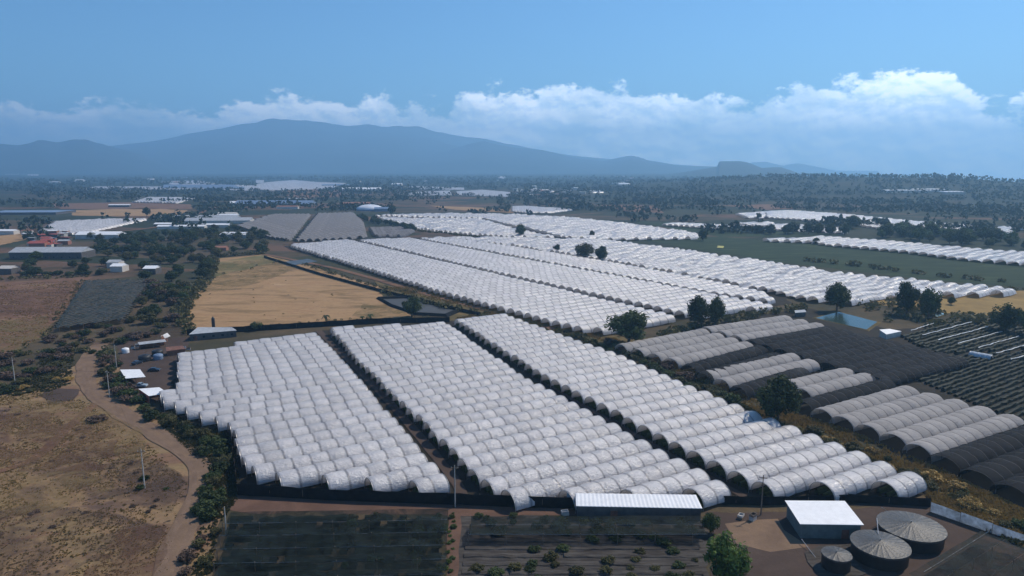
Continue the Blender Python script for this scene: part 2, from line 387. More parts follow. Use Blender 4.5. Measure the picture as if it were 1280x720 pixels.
ST_p = stain('bare_dark_earth', (.105, .072, .056), .4); ST_r = stain('bare_red_earth', (.15, .085, .058), .5); ST_y = stain('pale_dry_grass', (.25, .175, .085), .5); ST_g = stain('thin_olive_grass', (.19, .15, .065), .45)
for nm, lb, pp, mt in (('bare_earth', 'dark bare earth in the lower left corner of the pasture', [(-60, 650), (40, 632), (130, 640), (210, 660), (190, 690), (110, 700), (60, 740), (-100, 740)], ST_p),
    ('bare_earth', 'reddish bare earth beside the lower road', [(110, 712), (150, 665), (205, 655), (212, 690), (185, 740), (100, 740)], ST_r),
    ('bare_earth', 'dark earth around the foot of the pasture pole', [(80, 560), (180, 560), (235, 600), (215, 640), (120, 625), (60, 600)], ST_p),
    ('dry_grass_patch', 'pale dry grass left of the pasture pole', [(-60, 560), (80, 565), (150, 610), (60, 640), (-80, 660)], ST_y),
    ('dry_grass_patch', 'pale dry grass at the fork of the road', [(20, 500), (120, 505), (180, 540), (190, 580), (90, 560), (0, 540)], ST_y),
    ('bare_earth', 'reddish earth across the upper pasture', [(-60, 520), (60, 515), (150, 545), (130, 590), (20, 590), (-80, 560)], ST_r),
    ('dry_grass_patch', 'olive grass band in the brown field', [(-60, 410), (60, 395), (60, 420), (20, 440), (-80, 440)], ST_g),
    ('bare_earth', 'red earth bands in the brown field', [(-60, 362), (90, 362), (70, 392), (-60, 400)], ST_r),
    ('dry_grass_patch', 'olive grass along the top of the straw field', [(262, 330), (350, 322), (372, 336), (300, 362), (252, 366)], ST_g),
    ('dry_grass_patch', 'olive weeds right of the straw field by the reservoir', [(455, 380), (500, 388), (520, 398), (470, 400), (440, 396)], ST_g),
    ('bare_earth', 'dark earth spread over the scrub ground', [(108, 432), (215, 400), (232, 420), (150, 430)], ST_p)):
    LAYER[0] = max(LAYER[0], .22); patch(nm, lb, pp, mt)
ribbon('footpath', 'faint path across the pasture', [(-40, 600), (40, 575), (90, 530), (125, 500)], 3, S_brown, .19)
ribbon('dirt_road', 'dirt track beside the middle tunnel strips', [(330, 318), (420, 336), (520, 364), (640, 397), (700, 415)], 5, S_brown, .25)
ribbon('road', 'thin earth road left of the far net tunnels', [(100, 292), (200, 283), (262, 262), (300, 250)], 8, S_brown, .3)
ribbon('footpath', 'earth path along the aisle of the left tunnels', [(398, 414), (470, 485), (560, 590), (580, 632)], 3.0, S_yard, .26)
ribbon('footpath', 'earth path along the aisle of the right tunnels', [(566, 402), (700, 490), (800, 548), (930, 622)], 2.0, S_yard, .27)

# ------------------------------------------------------------------ hills
def hill(name, label, prof, dist, wid, mat, base=0, nz=.05, seed=0, foot=1.0):
    b = MB(); x0, x1 = prof[0][0], prof[-1][0]; NX = 260; NR = 36; rows = []
    for j in range(NR + 1):
        s = j / NR * 2 - 1; row = []
        for i in range(NX + 1):
            px = x0 + (x1 - x0) * i / NX
            X, Y, _ = ray(px, 200); l = math.hypot(X, Y); X /= l; Y /= l
            r = dist + s * wid
            top = hz(px, lerp_prof(prof, px), dist)
            e = max(0, 1 - abs(s) ** (1.3 if s < 0 else 1.0)) ** foot
            x, y = X * r, Y * r
            n = mn.fractal((x / (wid * .35) + seed, y / (wid * .35), seed), .9, 2.1, 5)
            rid = 1 - abs(mn.noise((x / (wid * .22) + seed, y / (wid * .5), 4)))
            h = base + (top - base) * e * (1 + nz * n * (1 if s < 0 else .5) - .12 * (1 - rid) * (1 - e) * 4 * e)
            row.append((x, y, h))
        rows.append(row)
    b.grid(rows, flip=True); o = b.build(name, mat, smooth=True)
    return tag(o, label, kind='structure')
S_hill = soil('hill_forest', [(.35, (.018, .030, .016)), (.6, (.045, .05, .03)), (.8, (.09, .07, .045))], .0022, .02, bump=.2)
hill('hills', 'great volcano rising into the cloud', [(-900, 218), (-300, 212), (0, 200), (90, 188), (180, 178), (250, 165), (310, 157), (345, 153), (372, 155), (400, 152), (440, 156), (462, 153), (500, 159), (530, 162), (560, 168), (600, 174), (640, 184), (700, 193), (800, 202), (930, 212), (1100, 224)], 13500, 4500, S_hill, -20, .16, 3, 1.1)
hill('hills', 'low rounded hills at far left', [(-900, 212), (-500, 190), (-200, 200), (-60, 181), (0, 180), (25, 180), (50, 175), (75, 178), (93, 175), (110, 176), (127, 182), (160, 190), (210, 203), (260, 213)], 10500, 1800, S_hill, -20, .14, 5)
hill('hills', 'forested ridge with a small peak right of the volcano', [(380, 214), (450, 205), (530, 195), (560, 190), (584, 183), (604, 179), (627, 182), (680, 188), (714, 197), (754, 201), (772, 197), (787, 194), (798, 196), (810, 200), (854, 207), (900, 208.5), (960, 213), (1020, 222)], 10800, 2600, S_hill, -40, .12, 8)
hill('hills', 'flat topped mesa', [(760, 224), (830, 219), (865, 213.5), (893, 209), (897, 208), (899, 201.5), (925, 201.3), (934, 202.8), (943, 206), (953, 210), (968, 209), (977, 209), (990, 213), (1000, 217), (1015, 221), (1050, 224), (1120, 228)], 7000, 1600, S_hill, -60, .02, 2, .8)
hill('hills', 'far pale blue cones behind the mesa', [(900, 212), (925, 206), (942, 203), (957, 202), (970, 205), (980, 207), (990, 204.5), (1000, 204), (1015, 207), (1040, 212), (1065, 217), (1090, 223), (1140, 232)], 15500, 2200, S_hill, -380, .03, 4)

# ------------------------------------------------------------------ tunnels
HW = 3.55; LEG = .9; RISE = 3.1
hoop_mb = MB()
hoop_mb.tube([(0, HW * math.cos(a), LEG + RISE * math.sin(a)) for a in [math.pi * k / 14 for k in range(15)]], .07, n=5)
HOOP = hoop_mb.mesh('hoop', M['hoop'])
leg_mb = MB(); leg_mb.tube([(0, 0, 0), (0, 0, LEG + .1)], .06, n=5); LEGM = leg_mb.mesh('leg', M['hoop'])
def cover_mesh(L, hw, leg, rise, npan, sub, nseg, seed, sag=1.0, mat='plastic', drop=.25):
    rows = []; uvr = []
    rr = random.Random(seed); ph = rr.random() * 99
    amp = [rr.uniform(.6, 1.3) for _ in range(npan + 1)]
    edge = [rr.uniform(-.35, .35) for _ in range(npan + 2)]
    lift = [rr.uniform(-.05, .05) for _ in range(npan + 2)]
    for i in range(npan * sub + 1):
        s = (i % sub) / sub; p = min(npan - 1, i // sub); x = -L / 2 + L * i / (npan * sub)
        puff = (math.sin(math.pi * s) ** .45 if s > 0 else 0) * .05 * amp[p] * sag + (.5 - s) * .035 * sag * (1 if i % sub else 0)
        tilt = lift[p] * (1 - s) + lift[p + 1] * s
        row = []; uvs = []
        e = edge[p] * (1 - s) + edge[p + 1] * s
        for j in range(nseg + 1):
            a = -drop * .5 + (math.pi + drop) * j / nseg if False else math.pi * j / nseg
            n = mn.noise((x * .55 + ph, j * .8, ph)) * .05 * sag
            k = 1 + puff * (math.sin(a) ** .5 if 0 < j < nseg else 0) + n * math.sin(a)
            y = hw * math.cos(a) * k; z = leg + rise * math.sin(a) * (k + tilt * .4)
            if j in (0, nseg): z = leg - .2 + e * .6 * (1 if j else -1)
            row.append((x, y, z)); uvs.append((i / sub, j / nseg))
        rows.append(row); uvr.append(uvs)
    b = MB(); b.grid(rows, uvr, flip=True); return b.mesh('cover', M[mat], True)
def uvframe(th):
    c, s = math.cos(R(th)), math.sin(R(th))
    return (lambda p: (p[0] * c + p[1] * s, -p[0] * s + p[1] * c)), (lambda u, v: (u * c - v * s, u * s + v * c))
def clip_rows(poly, th, pitch, minlen=6, off=.5):
    f, g = uvframe(th); q = [f(p) for p in poly]
    v0 = min(p[1] for p in q); v1 = max(p[1] for p in q); out = []; v = v0 + pitch * off
    while v < v1:
        xs = []
        for i in range(len(q)):
            a = q[i]; b = q[(i + 1) % len(q)]
            if (a[1] > v) != (b[1] > v): xs.append(a[0] + (b[0] - a[0]) * (v - a[1]) / (b[1] - a[1]))
        if len(xs) >= 2 and max(xs) - min(xs) >= minlen: out.append((v, min(xs), max(xs)))
        v += pitch
    return out, g
TN = [0]
def tunnel(x, y, rz, L, label, group, cat='tunnel', name='plastic_tunnel', mat='plastic', hw=HW, det=2, ends='lr', panel=4.4, sag=1.0, rise=RISE):
    TN[0] += 1
    t = empty(name, (x, y, 0), rz); tag(t, label, cat, group)
    npan = max(2, round(L / panel)); sub = 5 if det == 2 else 3; nseg = 14 if det == 2 else 9
    child('cover', cover_mesh(L, hw, LEG, rise, npan, sub, nseg, TN[0], sag, mat), t)
    sc = (1, hw / HW, (LEG + rise) / (LEG + RISE))
    if 'l' in ends: child('hoop', HOOP, t, (-L / 2 - .05, 0, 0), 0, sc)
    if 'r' in ends: child('hoop', HOOP, t, (L / 2 + .05, 0, 0), 0, sc)
    if det == 2:
        for sx in (-1, 1):
            for sy in (-1, 1):
                child('leg', LEGM, t, (sx * (L / 2 + .05), sy * hw, 0))
    return t
crop = MB()
def block(px, th, pitch, where, group, det=2, panel=4.4, jit=.5, zc=4.0, ends='lr', crops=True, off=.5, gap=0, sag=1.0):
    rows, g = clip_rows([W(*p, zc) for p in px], th, pitch, off=off)
    for k, (v, a, b) in enumerate(rows):
        a += random.uniform(-jit, jit); b += random.uniform(-jit, jit) - gap
        x, y = g((a + b) / 2, v + random.uniform(-.08, .08))
        tunnel(x, y, R(th) + random.uniform(-.002, .002), b - a, 'long white plastic tunnel, %s from the near end of %s' % (ordw(k + 1), where), group, det=det, ends=ends, panel=panel, sag=sag)
        if crops:
            for o in (-2.1, 0, 2.1):
                u = a + .6; prev = None
                while u < b:
                    h = random.uniform(1.1, 1.7); w = random.uniform(.35, .55)
                    sec = [(*g(u, v + o - w), .05), (*g(u, v + o - w * .8), h * .8), (*g(u, v + o), h), (*g(u, v + o + w * .8), h * .8), (*g(u, v + o + w), .05)]
                    if prev: crop.grid([prev, sec])
                    prev = sec; u += 2.2 if (u < a + 9 or u > b - 9) else max(2.2, b - 9 - u)
    return len(rows)
A = [(222, 441), (300, 427), (391, 411), (430, 452), (485, 515), (530, 566), (563, 600), (500, 603), (445, 596), (340, 592), (308, 580), (298, 560), (294, 531), (270, 521), (251, 517), (228, 508), (200, 496), (200, 488), (222, 485)]
B = [(413, 408), (556, 402), (607, 437), (656, 470), (705, 496), (755, 522), (813, 555), (883, 591), (914, 609), (880, 612), (640, 616), (606, 600), (561, 557), (527, 523), (485, 484), (449, 449)]
Cc = [(571, 399), (632, 392), (700, 417), (771, 441), (845, 474), (881, 488), (941, 513), (1016, 541), (1073, 564), (1142, 589), (1148, 602), (961, 606), (917, 589), (869, 564), (806, 532), (751, 503), (688, 472), (630, 436)]
n1 = block(A, 31, 7.25, 'the left block', 'white tunnels of the left block', panel=4.9)
n2 = block(B, 30.5, 7.25, 'the middle block', 'white tunnels of the middle block', sag=1.05)
n3 = block(Cc, 29.5, 7.25, 'the right block', 'white tunnels of the right block', sag=1.1, panel=4.0)
M1 = [(361, 305), (438, 298), (640, 344), (740, 367), (838, 389), (850, 394), (735, 411), (628, 383), (546, 361), (450, 331)]
M2 = [(448, 299), (515, 296), (640, 319), (760, 340), (890, 364), (959, 376), (972, 380), (862, 391), (760, 369), (640, 343)]
M3 = [(519, 296), (570, 297), (640, 306), (762, 325), (880, 346), (955, 361), (978, 376), (890, 364), (760, 340), (640, 318)]
n4 = block(M1, 35, 7.6, 'the left strip beyond the hedge', 'white tunnels of the left far strip', 1, 5.5, .7, ends='l', crops=False, gap=4.5, sag=1.3)
n5 = block(M2, 35, 7.6, 'the centre strip beyond the hedge', 'white tunnels of the centre far strip', 1, 5.5, .7, ends='l', crops=False, gap=4.5, sag=1.3)
n6 = block(M3, 35, 7.6, 'the right strip beyond the hedge', 'white tunnels of the right far strip', 1, 5.5, .7, ends='l', crops=False, gap=4.5, sag=1.3)
tag(crop.build('berry_plants', M['leaf_dark'], smooth=True), 'dark green berry plants growing under the white tunnels', 'crop', kind='stuff')
print('tunnels', n1, n2, n3, n4, n5, n6)
patch('tunnel_field', 'dark soil beneath the far tunnel strips', [(355, 308), (440, 298), (640, 296), (960, 356), (990, 380), (850, 400), (735, 418), (540, 366)], S_dark)
# grey net tunnels
def z7(x, y): return (760 + x * .40625, 380 + y * .40625)
def net(a, b, label, mat, group, hw=None, name='net_tunnel', rise=3.1, panel=4.5, det=2):
    p = W(*z7(*a), 4); q = W(*z7(*b), 4); L = math.dist(p, q)
    tunnel((p[0] + q[0]) / 2, (p[1] + q[1]) / 2, math.atan2(q[1] - p[1], q[0] - p[0]), L, label, group, 'tunnel', name, mat, hw or 4.0, det, 'l' if mat != 'net_dark' else '', panel, 1.5, rise)
def run(l0, l1, r0, r1, n, lab, mat, group, hw, **k):
    for i in range(n):
        s = i / max(1, n - 1)
        a = (l0[0] + (l1[0] - l0[0]) * s, l0[1] + (l1[1] - l0[1]) * s); b = (r0[0] + (r1[0] - r0[0]) * s, r0[1] + (r1[1] - r0[1]) * s)
        net(a, b, lab % ordw(i + 1), mat, group, hw, **k)
net_pts = [('five', (660, 325), (930, 253)), ('five', (722, 348), (1003, 274)), ('five', (800, 374), (1080, 294)), ('five', (880, 402), (1160, 315)), ('five', (955, 434), (1247, 341))]
for i, (_, a, b) in enumerate(net_pts):
    net(a, b, 'pale grey net tunnel, %s from the back in the row of five' % ordw(i + 1), 'net_grey', 'row of five grey net tunnels', 4.1)
run((40, 125), (195, 168), (298, 77), (430, 116), 4, 'grey net tunnel, %s from the back beside the dark tree', 'net_grey', 'grey net tunnels at the hedge', 4.1)
run((302, 72), (395, 97), (552, 36), (650, 58), 3, 'grey net tunnel, %s from the back in the row by the pond', 'net_grey', 'grey net tunnels by the pond', 4.3)
run((300, 210), (350, 232), (572, 152), (628, 170), 2, 'grey net tunnel, %s of the pair behind the round tree', 'net_grey', 'pair of grey tunnels', 4.1)
run((560, 238), (598, 262), (738, 197), (800, 213), 2, 'short grey net tunnel, %s of the pair right of the round tree', 'net_grey', 'short pair of grey tunnels', 4.1)
run((250, 188), (290, 212), (470, 128), (520, 150), 2, 'black net tunnel, %s in front of the grey four', 'net_dark', 'black net tunnels left', 4.2)
run((400, 255), (400, 255), (600, 196), (600, 196), 1, 'black net tunnel standing alone, %s in front of the grey pair', 'net_dark', 'lone black net tunnel', 4.0)
run((600, 300), (600, 300), (860, 232), (860, 232), 1, 'black net tunnel running beside the row of five, %s from the short pair', 'net_dark', 'black net tunnel beside five', 4.0)
run((440, 112), (820, 222), (690, 68), (1080, 160), 9, 'black net tunnel, %s from the back of the big dark block', 'net_dark', 'black net tunnels of the big dark block', 4.6)
run((1035, 470), (1240, 560), (1330, 372), (1500, 450), 3, 'black net tunnel, %s in front of the row of five', 'net_dark', 'black net tunnels at right edge', 4.6)
# far tunnels: more than can be counted one by one
far = MB(); farg = MB()
def farfield(px, th, pitch, mb, step=9, jit=.25, zc=3.5, hw=None, crumple=0, min_l=6):
    rows, g = clip_rows([W(*p, zc) for p in px], th, pitch, minlen=min_l); hw = hw or pitch * .49
    for v, a, b in rows:
        n = max(2, int((b - a) / step)); prev = []; rr = []
        base = random.uniform(.92, 1.05)
        for i in range(n + 1):
            u = a + (b - a) * i / n; k = base + random.uniform(-jit, jit) * .4 - (random.random() < crumple) * random.uniform(.3, .75); row = []
            off = random.uniform(-.3, .3) * (1 + 3 * crumple)
            for j in range(6):
                t = math.pi * j / 5; row.append((*g(u, v + off + hw * math.cos(t)), .6 + 3.2 * math.sin(t) * max(.15, k)))
            rr.append(row)
        mb.grid(rr, [[(i * step / 5.0, j / 5) for j in range(6)] for i in range(n + 1)], flip=True)
def q(ox, oy, pts): return [(ox + x / 4, oy + y / 4) for x, y in pts]
farfield([(532, 295), (640, 296), (750, 298), (840, 309), (960, 326), (1060, 341), (1160, 350), (1264, 359), (1262, 364), (1180, 366), (1110, 369), (1070, 376), (1010, 371), (960, 360), (880, 345), (762, 324), (640, 305)], 35, 7.8, far, 7, .5, crumple=.16)
Q2 = lambda p: q(320, 190, p); Q3 = lambda p: q(640, 190, p); Q4 = lambda p: q(960, 190, p); Q1 = lambda p: q(0, 190, p)
farfield([(462, 268), (560, 266), (640, 267), (715, 271), (790, 279), (874, 291), (868, 296), (740, 297), (700, 294), (655, 283), (640, 281), (605, 272)], 38, 8, far, 7, .7, crumple=.05)
farfield([(472, 271), (600, 273), (640, 284), (692, 295), (640, 295), (545, 287), (512, 283), (490, 277)], 38, 8, far, 7, .8, crumple=.12)
farfield([(295, 281), (340, 267), (387, 267), (361, 298), (335, 295)], 86, 7.4, farg, 8, .1, hw=3.3)
farfield([(397, 266), (440, 265), (452, 276), (456, 294), (432, 297), (369, 299)], 86, 7.4, farg, 8, .1, hw=3.3)
farfield([(462, 284), (500, 283), (517, 287), (505, 293), (468, 293)], 40, 8, farg, 8, .3)
farfield(Q1([(200, 390), (280, 342), (540, 332), (735, 331), (560, 368), (400, 402), (340, 402)]), 75, 8, far, 10, .3)
farfield(Q1([(665, 247), (740, 224), (975, 226), (880, 251)]), 80, 9, far, 14, .1)
farfield(Q1([(390, 182), (480, 172), (870, 172), (1060, 182), (1180, 186), (1280, 184), (1280, 176), (860, 184)]), 10, 12, far, 20, .2)
farfield(Q1([(800, 148), (960, 142), (1055, 150), (1055, 166), (860, 160)]), 20, 14, far, 25, .2)
farfield(Q1([(1040, 160), (1280, 166), (1280, 190), (1180, 188), (1040, 180)]), 15, 12, far, 25, .2)
farfield(Q1([(30, 107), (95, 106), (95, 110), (30, 111)]), 10, 20, far, 40, .2)
farfield(Q1([(140, 111), (192, 111), (192, 116), (140, 116)]), 10, 20, far, 40, .2)
farfield(Q1([(415, 101), (470, 103), (455, 108), (415, 107)]), 10, 20, far, 40, .2)
farfield(Q2([(60, 150), (190, 140), (300, 150), (450, 155), (380, 180), (90, 190), (0, 182), (0, 160)]), 20, 12, far, 25, .2)
farfield(Q2([(700, 212), (780, 200), (970, 192), (978, 212)]), 12, 12, far, 20, .25)
farfield(Q2([(1000, 196), (1130, 188), (1270, 200), (1265, 221), (1010, 211)]), 12, 12, far, 20, .25)
farfield(Q2([(740, 172), (830, 172), (1040, 178), (1040, 186), (830, 183)]), 12, 14, far, 25, .2)
farfield(Q2([(0, 140), (40, 140), (38, 152), (0, 152)]), 12, 14, far, 25, .2)
farfield(Q3([(0, 270), (60, 268), (305, 284), (190, 298), (60, 297), (0, 292)]), 38, 9, far, 14, .3)
farfield(Q3([(740, 356), (810, 350), (1210, 368), (1050, 379), (960, 372)]), 38, 9, far, 14, .3)
farfield(Q3([(1110, 350), (1300, 346), (1300, 366), (1180, 362)]), 38, 9, far, 14, .3)
farfield(Q3([(1120, 304), (1300, 294), (1300, 322), (1170, 322)]), 38, 10, far, 14, .3)
farfield(Q3([(90, 186), (210, 188), (200, 198), (110, 196)]), 38, 14, far, 24, .3)
farfield(Q3([(385, 190), (450, 190), (450, 200), (400, 200)]), 38, 14, far, 24, .3)
farfield(Q4([(-10, 295), (100, 288), (400, 310), (760, 345), (1085, 368), (1000, 382), (700, 375), (560, 377), (400, 352), (200, 335), (-10, 322)]), 38, 9, far, 13, .4)
farfield(Q4([(-10, 355), (130, 358), (390, 378), (380, 396), (130, 386), (-10, 380)]), 38, 9, far, 13, .4)
farfield(Q4([(1085, 386), (1150, 368), (1265, 376), (1180, 402)]), 38, 9, far, 13, .3)
farfield(Q4([(-10, 423), (210, 429), (240, 416), (640, 443), (1050, 480), (1400, 505), (1400, 562), (950, 524), (700, 492), (300, 456), (200, 442), (-10, 436)]), 38, 9, far, 11, .5, crumple=.1)
tag(far.build('distant_tunnels', M['plastic'], smooth=True), 'mass of white plastic tunnels on the fields further out', 'tunnels', kind='stuff')
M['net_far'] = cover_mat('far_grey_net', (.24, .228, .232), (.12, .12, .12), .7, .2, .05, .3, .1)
tag(farg.build('distant_net_tunnels', M['net_far'], smooth=True), 'blocks of grey ribbed net tunnels left of the white strips', 'net tunnels', kind='stuff')

# ------------------------------------------------------------------ vegetation
def rnd_dir(rr):
    z = rr.uniform(-1, 1); a = rr.uniform(0, 2 * math.pi); s = math.sqrt(1 - z * z); return Vector((s * math.cos(a), s * math.sin(a), z))
def crown_mesh(kind, mat, seed, nclump, nleaf, ls):
    """leaf cards gathered in uneven clumps; unit width and height"""
    rr = random.Random(seed); b = MB()
    for c in range(nclump):
        d = rnd_dir(rr); q_ = rr.random() ** .45
        if kind == 'bush': ctr = Vector((d.x * .38 * q_, d.y * .38 * q_, .34 + d.z * .27 * q_)); cr = rr.uniform(.10, .19)
        elif kind == 'tall': ctr = Vector((d.x * .34 * q_, d.y * .34 * q_, .58 + d.z * .34 * q_)); cr = rr.uniform(.09, .16)
        else: ctr = Vector((d.x * .38 * q_, d.y * .38 * q_, .52 + d.z * .36 * q_)); cr = rr.uniform(.09, .18)
        for k in range(nleaf):
            e = rnd_dir(rr); p = ctr + e * cr * rr.random() ** .33
            if p.z < .02: p.z = .02 + rr.random() * .05
            n = (e + rnd_dir(rr) * .8).normalized(); u = n.cross(rnd_dir(rr)).normalized(); w = n.cross(u)
            s = ls * rr.uniform(.6, 1.4); t = s * rr.uniform(.5, .9)
            b.face([tuple(p - u * s), tuple(p + w * t - u * s * .2), tuple(p + u * s), tuple(p - w * t + u * s * .2)])
    return b.mesh('crown', mat)
def trunk_mesh(seed, tall=.5):
    rr = random.Random(seed); b = MB()
    b.tube([(0, 0, -.02), (.01, .01, .15), (-.01, .02, .3), (0, 0, tall)], .035, .016, 7)
    for k in range(6):
        a = k * 1.1 + rr.random(); z = rr.uniform(.2, .42); r = rr.uniform(.18, .3)
        b.tube([(0, 0, z), (math.cos(a) * r * .5, math.sin(a) * r * .5, z + .12), (math.cos(a) * r, math.sin(a) * r, z + .26)], .014, .004, 5)
    return b.mesh('trunk', M['bark'], True)
TR = [trunk_mesh(s) for s in range(3)]
CR = {}
for nm, mt in (('dark', 'leaf_dark'), ('green', 'leaf_green'), ('olive', 'leaf_olive'), ('dry', 'leaf_dry'), ('gold', 'leaf_gold')):
    CR[nm + '_tree'] = [crown_mesh('round', M[mt], 10 + s, 60, 62, .032) for s in range(3)] if nm in ('dark', 'green', 'olive') else []
    CR[nm + '_bush'] = [crown_mesh('bush', M[mt], 40 + s, 34, 40, .046) for s in range(4)]
CR['dark_tall'] = [crown_mesh('tall', M['leaf_dark'], 80 + s, 40, 44, .036) for s in range(2)]
CR['far'] = [crown_mesh('round', M['leaf_far'], 90 + s, 14, 22, .07) for s in range(3)]
def plant(kind, x, y, w, h, label, cat, name, group=None, z=0):
    o = empty(name, (x, y, z), random.random() * 6.28, (w, w * random.uniform(.85, 1.15), h)); tag(o, label, cat, group)
    child('crown' if 'bush' not in kind else 'foliage', random.choice(CR[kind]), o)
    if 'bush' not in kind: child('trunk', random.choice(TR), o)
    return o
def plant_px(kind, px, py, wpx, hpx, label, cat='tree', name='tree', group=None):
    d = depth(px, py); x, y = W(px, py)
    return plant(kind, x, y, wpx * d / F * 1.08, hpx * d / F * 1.06, label, cat, name, group)
for a in [
    ('dark_tree', 786, 430, 62, 44, 'broad dark tree standing in the hedge before the white strips'),
    ('dark_tree', 872, 409, 32, 40, 'taller dark tree of the two at the corner of the far strips'),
    ('dark_tree', 894, 407, 26, 36, 'smaller dark tree of the two at the corner of the far strips'),
    ('dark_tree', 971, 529, 60, 60, 'big round dark green tree beside the grey net tunnels'),
    ('dark_tree', 1046, 389, 34, 36, 'open dark tree behind the blue pond'),
    ('dark_tree', 1133, 393, 34, 42, 'tall dark tree right of the pond, left of its pair'),
    ('dark_tree', 1160, 397, 28, 38, 'dark tree right of the pond, right of its pair'),
    ('dark_tree', 651, 297, 15, 17, 'small dark tree at the far end of the white strips'),
    ('olive_tree', 730, 323, 24, 19, 'pale leafy tree among the crumpled tunnels'),
    ('dark_tree', 751, 327, 19, 20, 'compact dark tree among the crumpled tunnels'),
    ('dark_tree', 696, 315, 10, 10, 'tiny round tree among the crumpled tunnels'),
    ('dark_tree', 515, 396, 30, 25, 'dark bushy tree beside the lined reservoir'),
    ('green_tree', 906, 730, 60, 66, 'bright green leafy tree at the bottom edge'),
    ('dark_tree', 888, 666, 24, 26, 'small dark tree beside the long white roof'),
    ('dark_tree', 1256, 415, 36, 36, 'dark tree at the edge of the golden field'),
    ('dark_tree', 1284, 420, 30, 38, 'dark tree cut by the right edge of the picture'),
    ('dark_tree', 1189, 381, 11, 10, 'lone little tree in the golden field'),
    ('dark_tree', 879, 301, 15, 15, 'dark tree in the middle of the green fields'),
    ('dark_tall', 184, 272, 12, 13, 'lone dense tree beyond the white tunnel patch at left'),
    ('dark_tree', 1066, 286, 22, 17, 'wide tree between the bright far bands'),
    ('dark_tree', 1020, 305, 10, 8, 'round tree at the end of the far white band'),
    ('dark_tree', 320, 413, 20, 11, 'round dark bush on the rim of the straw field'),
    ('dark_tree', 490, 268, 12, 12, 'dark tree beside the white dome'),
    ('dark_tall', 948, 275, 9, 9, 'dark pointed tree left of the far white band'),
    ('dark_tree', 740, 297, 7, 9, 'little dark tree before the far tunnels'),
]:
    plant_px(*a)
def palm(px, py, hpx, label):
    d = depth(px, py); x, y = W(px, py); h = hpx * d / F
    t = empty('palm_tree', (x, y, 0)); tag(t, label, 'palm')
    b = MB(); b.tube([(0, 0, 0), (.1, 0, h * .4), (0, .1, h * .85)], .22, .15, 7); b.build('trunk', M['bark'], t, True)
    b = MB()
    for k in range(16):
        a = k * 2.4; up = .6 if k % 2 else .15; L = h * .42
        pts = [Vector((math.cos(a) * L * s, math.sin(a) * L * s, h * .85 + L * (up * s - .9 * s * s))) for s in (0, .25, .5, .75, 1)]
        n = Vector((-math.sin(a), math.cos(a), 0))
        for i in range(4):
            w0 = .35 * math.sin(math.pi * (i / 4 * .9 + .1)); w1 = .35 * math.sin(math.pi * ((i + 1) / 4 * .9 + .08))
            for sg in (-1, 1):
                b.face([tuple(pts[i]), tuple(pts[i + 1]), tuple(pts[i + 1] + n * sg * w1 + Vector((0, 0, -w1 * .6))), tuple(pts[i] + n * sg * w0 + Vector((0, 0, -w0 * .6)))])
    b.build('crown', M['leaf_dark'], t)
palm(408, 407, 15, 'slim palm at the near edge of the straw field, left')
palm(463, 404, 13, 'slim palm at the near edge of the straw field, right')
palm(453, 403, 9, 'short palm between the two taller palms')
TUN_POLYS = [A, B, Cc, M1, M2, M3]
UG = MB(); UGN = [0]
def under(x, y, w, h):
    UGN[0] += 1; z0 = ground_z(x, y)
    for k in range(26):
        d = rnd_dir(random); p = Vector((x + d.x * w * .42, y + d.y * w * .42, z0 + h * (.45 + .42 * d.z))); n = rnd_dir(random); u = n.cross(rnd_dir(random)).normalized() * w * .16; v = n.cross(u).normalized() * w * .13
        UG.face([tuple(p - u), tuple(p + v), tuple(p + u), tuple(p - v)])
def scatter(poly, n, kinds, wr, hr, label, cat, name, group, avoid=(), mind=.4):
    xs = [W(*p)[0] for p in poly]; ys = [W(*p)[1] for p in poly]; k = 0; tries = 0; got = []
    wp = [W(*p) for p in poly]
    while k < n and tries < n * 60:
        tries += 1; x = random.uniform(min(xs), max(xs)); y = random.uniform(min(ys), max(ys))
        if not inside((x, y), wp): continue
        if any(inside(proj(x, y), a) for a in avoid): continue
        w = random.uniform(*wr)
        if any(math.hypot(x - a, y - b_) < (w + c) * .5 * mind for a, b_, c in got): continue
        got.append((x, y, w)); k += 1
        if name == 'stuff': under(x, y, w, w * random.uniform(*hr)); continue
        plant(random.choice(kinds), x, y, w, w * random.uniform(*hr), label, cat, name, group)
def along(px, spacing, side, kinds, wr, hr, label, cat, name, group):
    pts = [W(*p) for p in px]
    for (a, b_) in zip(pts, pts[1:]):
        L = math.dist(a, b_); n = max(1, int(L / spacing)); dx, dy = (b_[0] - a[0]) / L, (b_[1] - a[1]) / L
        for k in range(n):
            s = (k + random.random()) / n * L; o = random.uniform(-side, side); w = random.uniform(*wr)
            if name == 'stuff': under(a[0] + dx * s - dy * o, a[1] + dy * s + dx * o, w, w * random.uniform(*hr)); continue
            plant(random.choice(kinds), a[0] + dx * s - dy * o, a[1] + dy * s + dx * o, w, w * random.uniform(*hr), label, cat, name, group)
G1 = 'trees of the thicket at left'
scatter([(15, 346), (100, 347), (190, 350), (200, 352), (240, 362), (264, 345), (264, 322), (345, 315), (342, 296), (300, 286), (230, 292), (120, 296), (20, 322)], 165, ['dark_tree', 'dark_tree', 'olive_tree', 'dark_tree'], (9, 14), (.55, .75), 'dark leafy tree in the thicket around the village at left', 'tree', 'tree', G1, avoid=[[(28, 302), (106, 302), (106, 326), (28, 326)], [(136, 330), (160, 330), (160, 350), (136, 350)], [(184, 336), (200, 336), (200, 354), (184, 354)], [(0, 335), (26, 335), (26, 350), (0, 350)]])
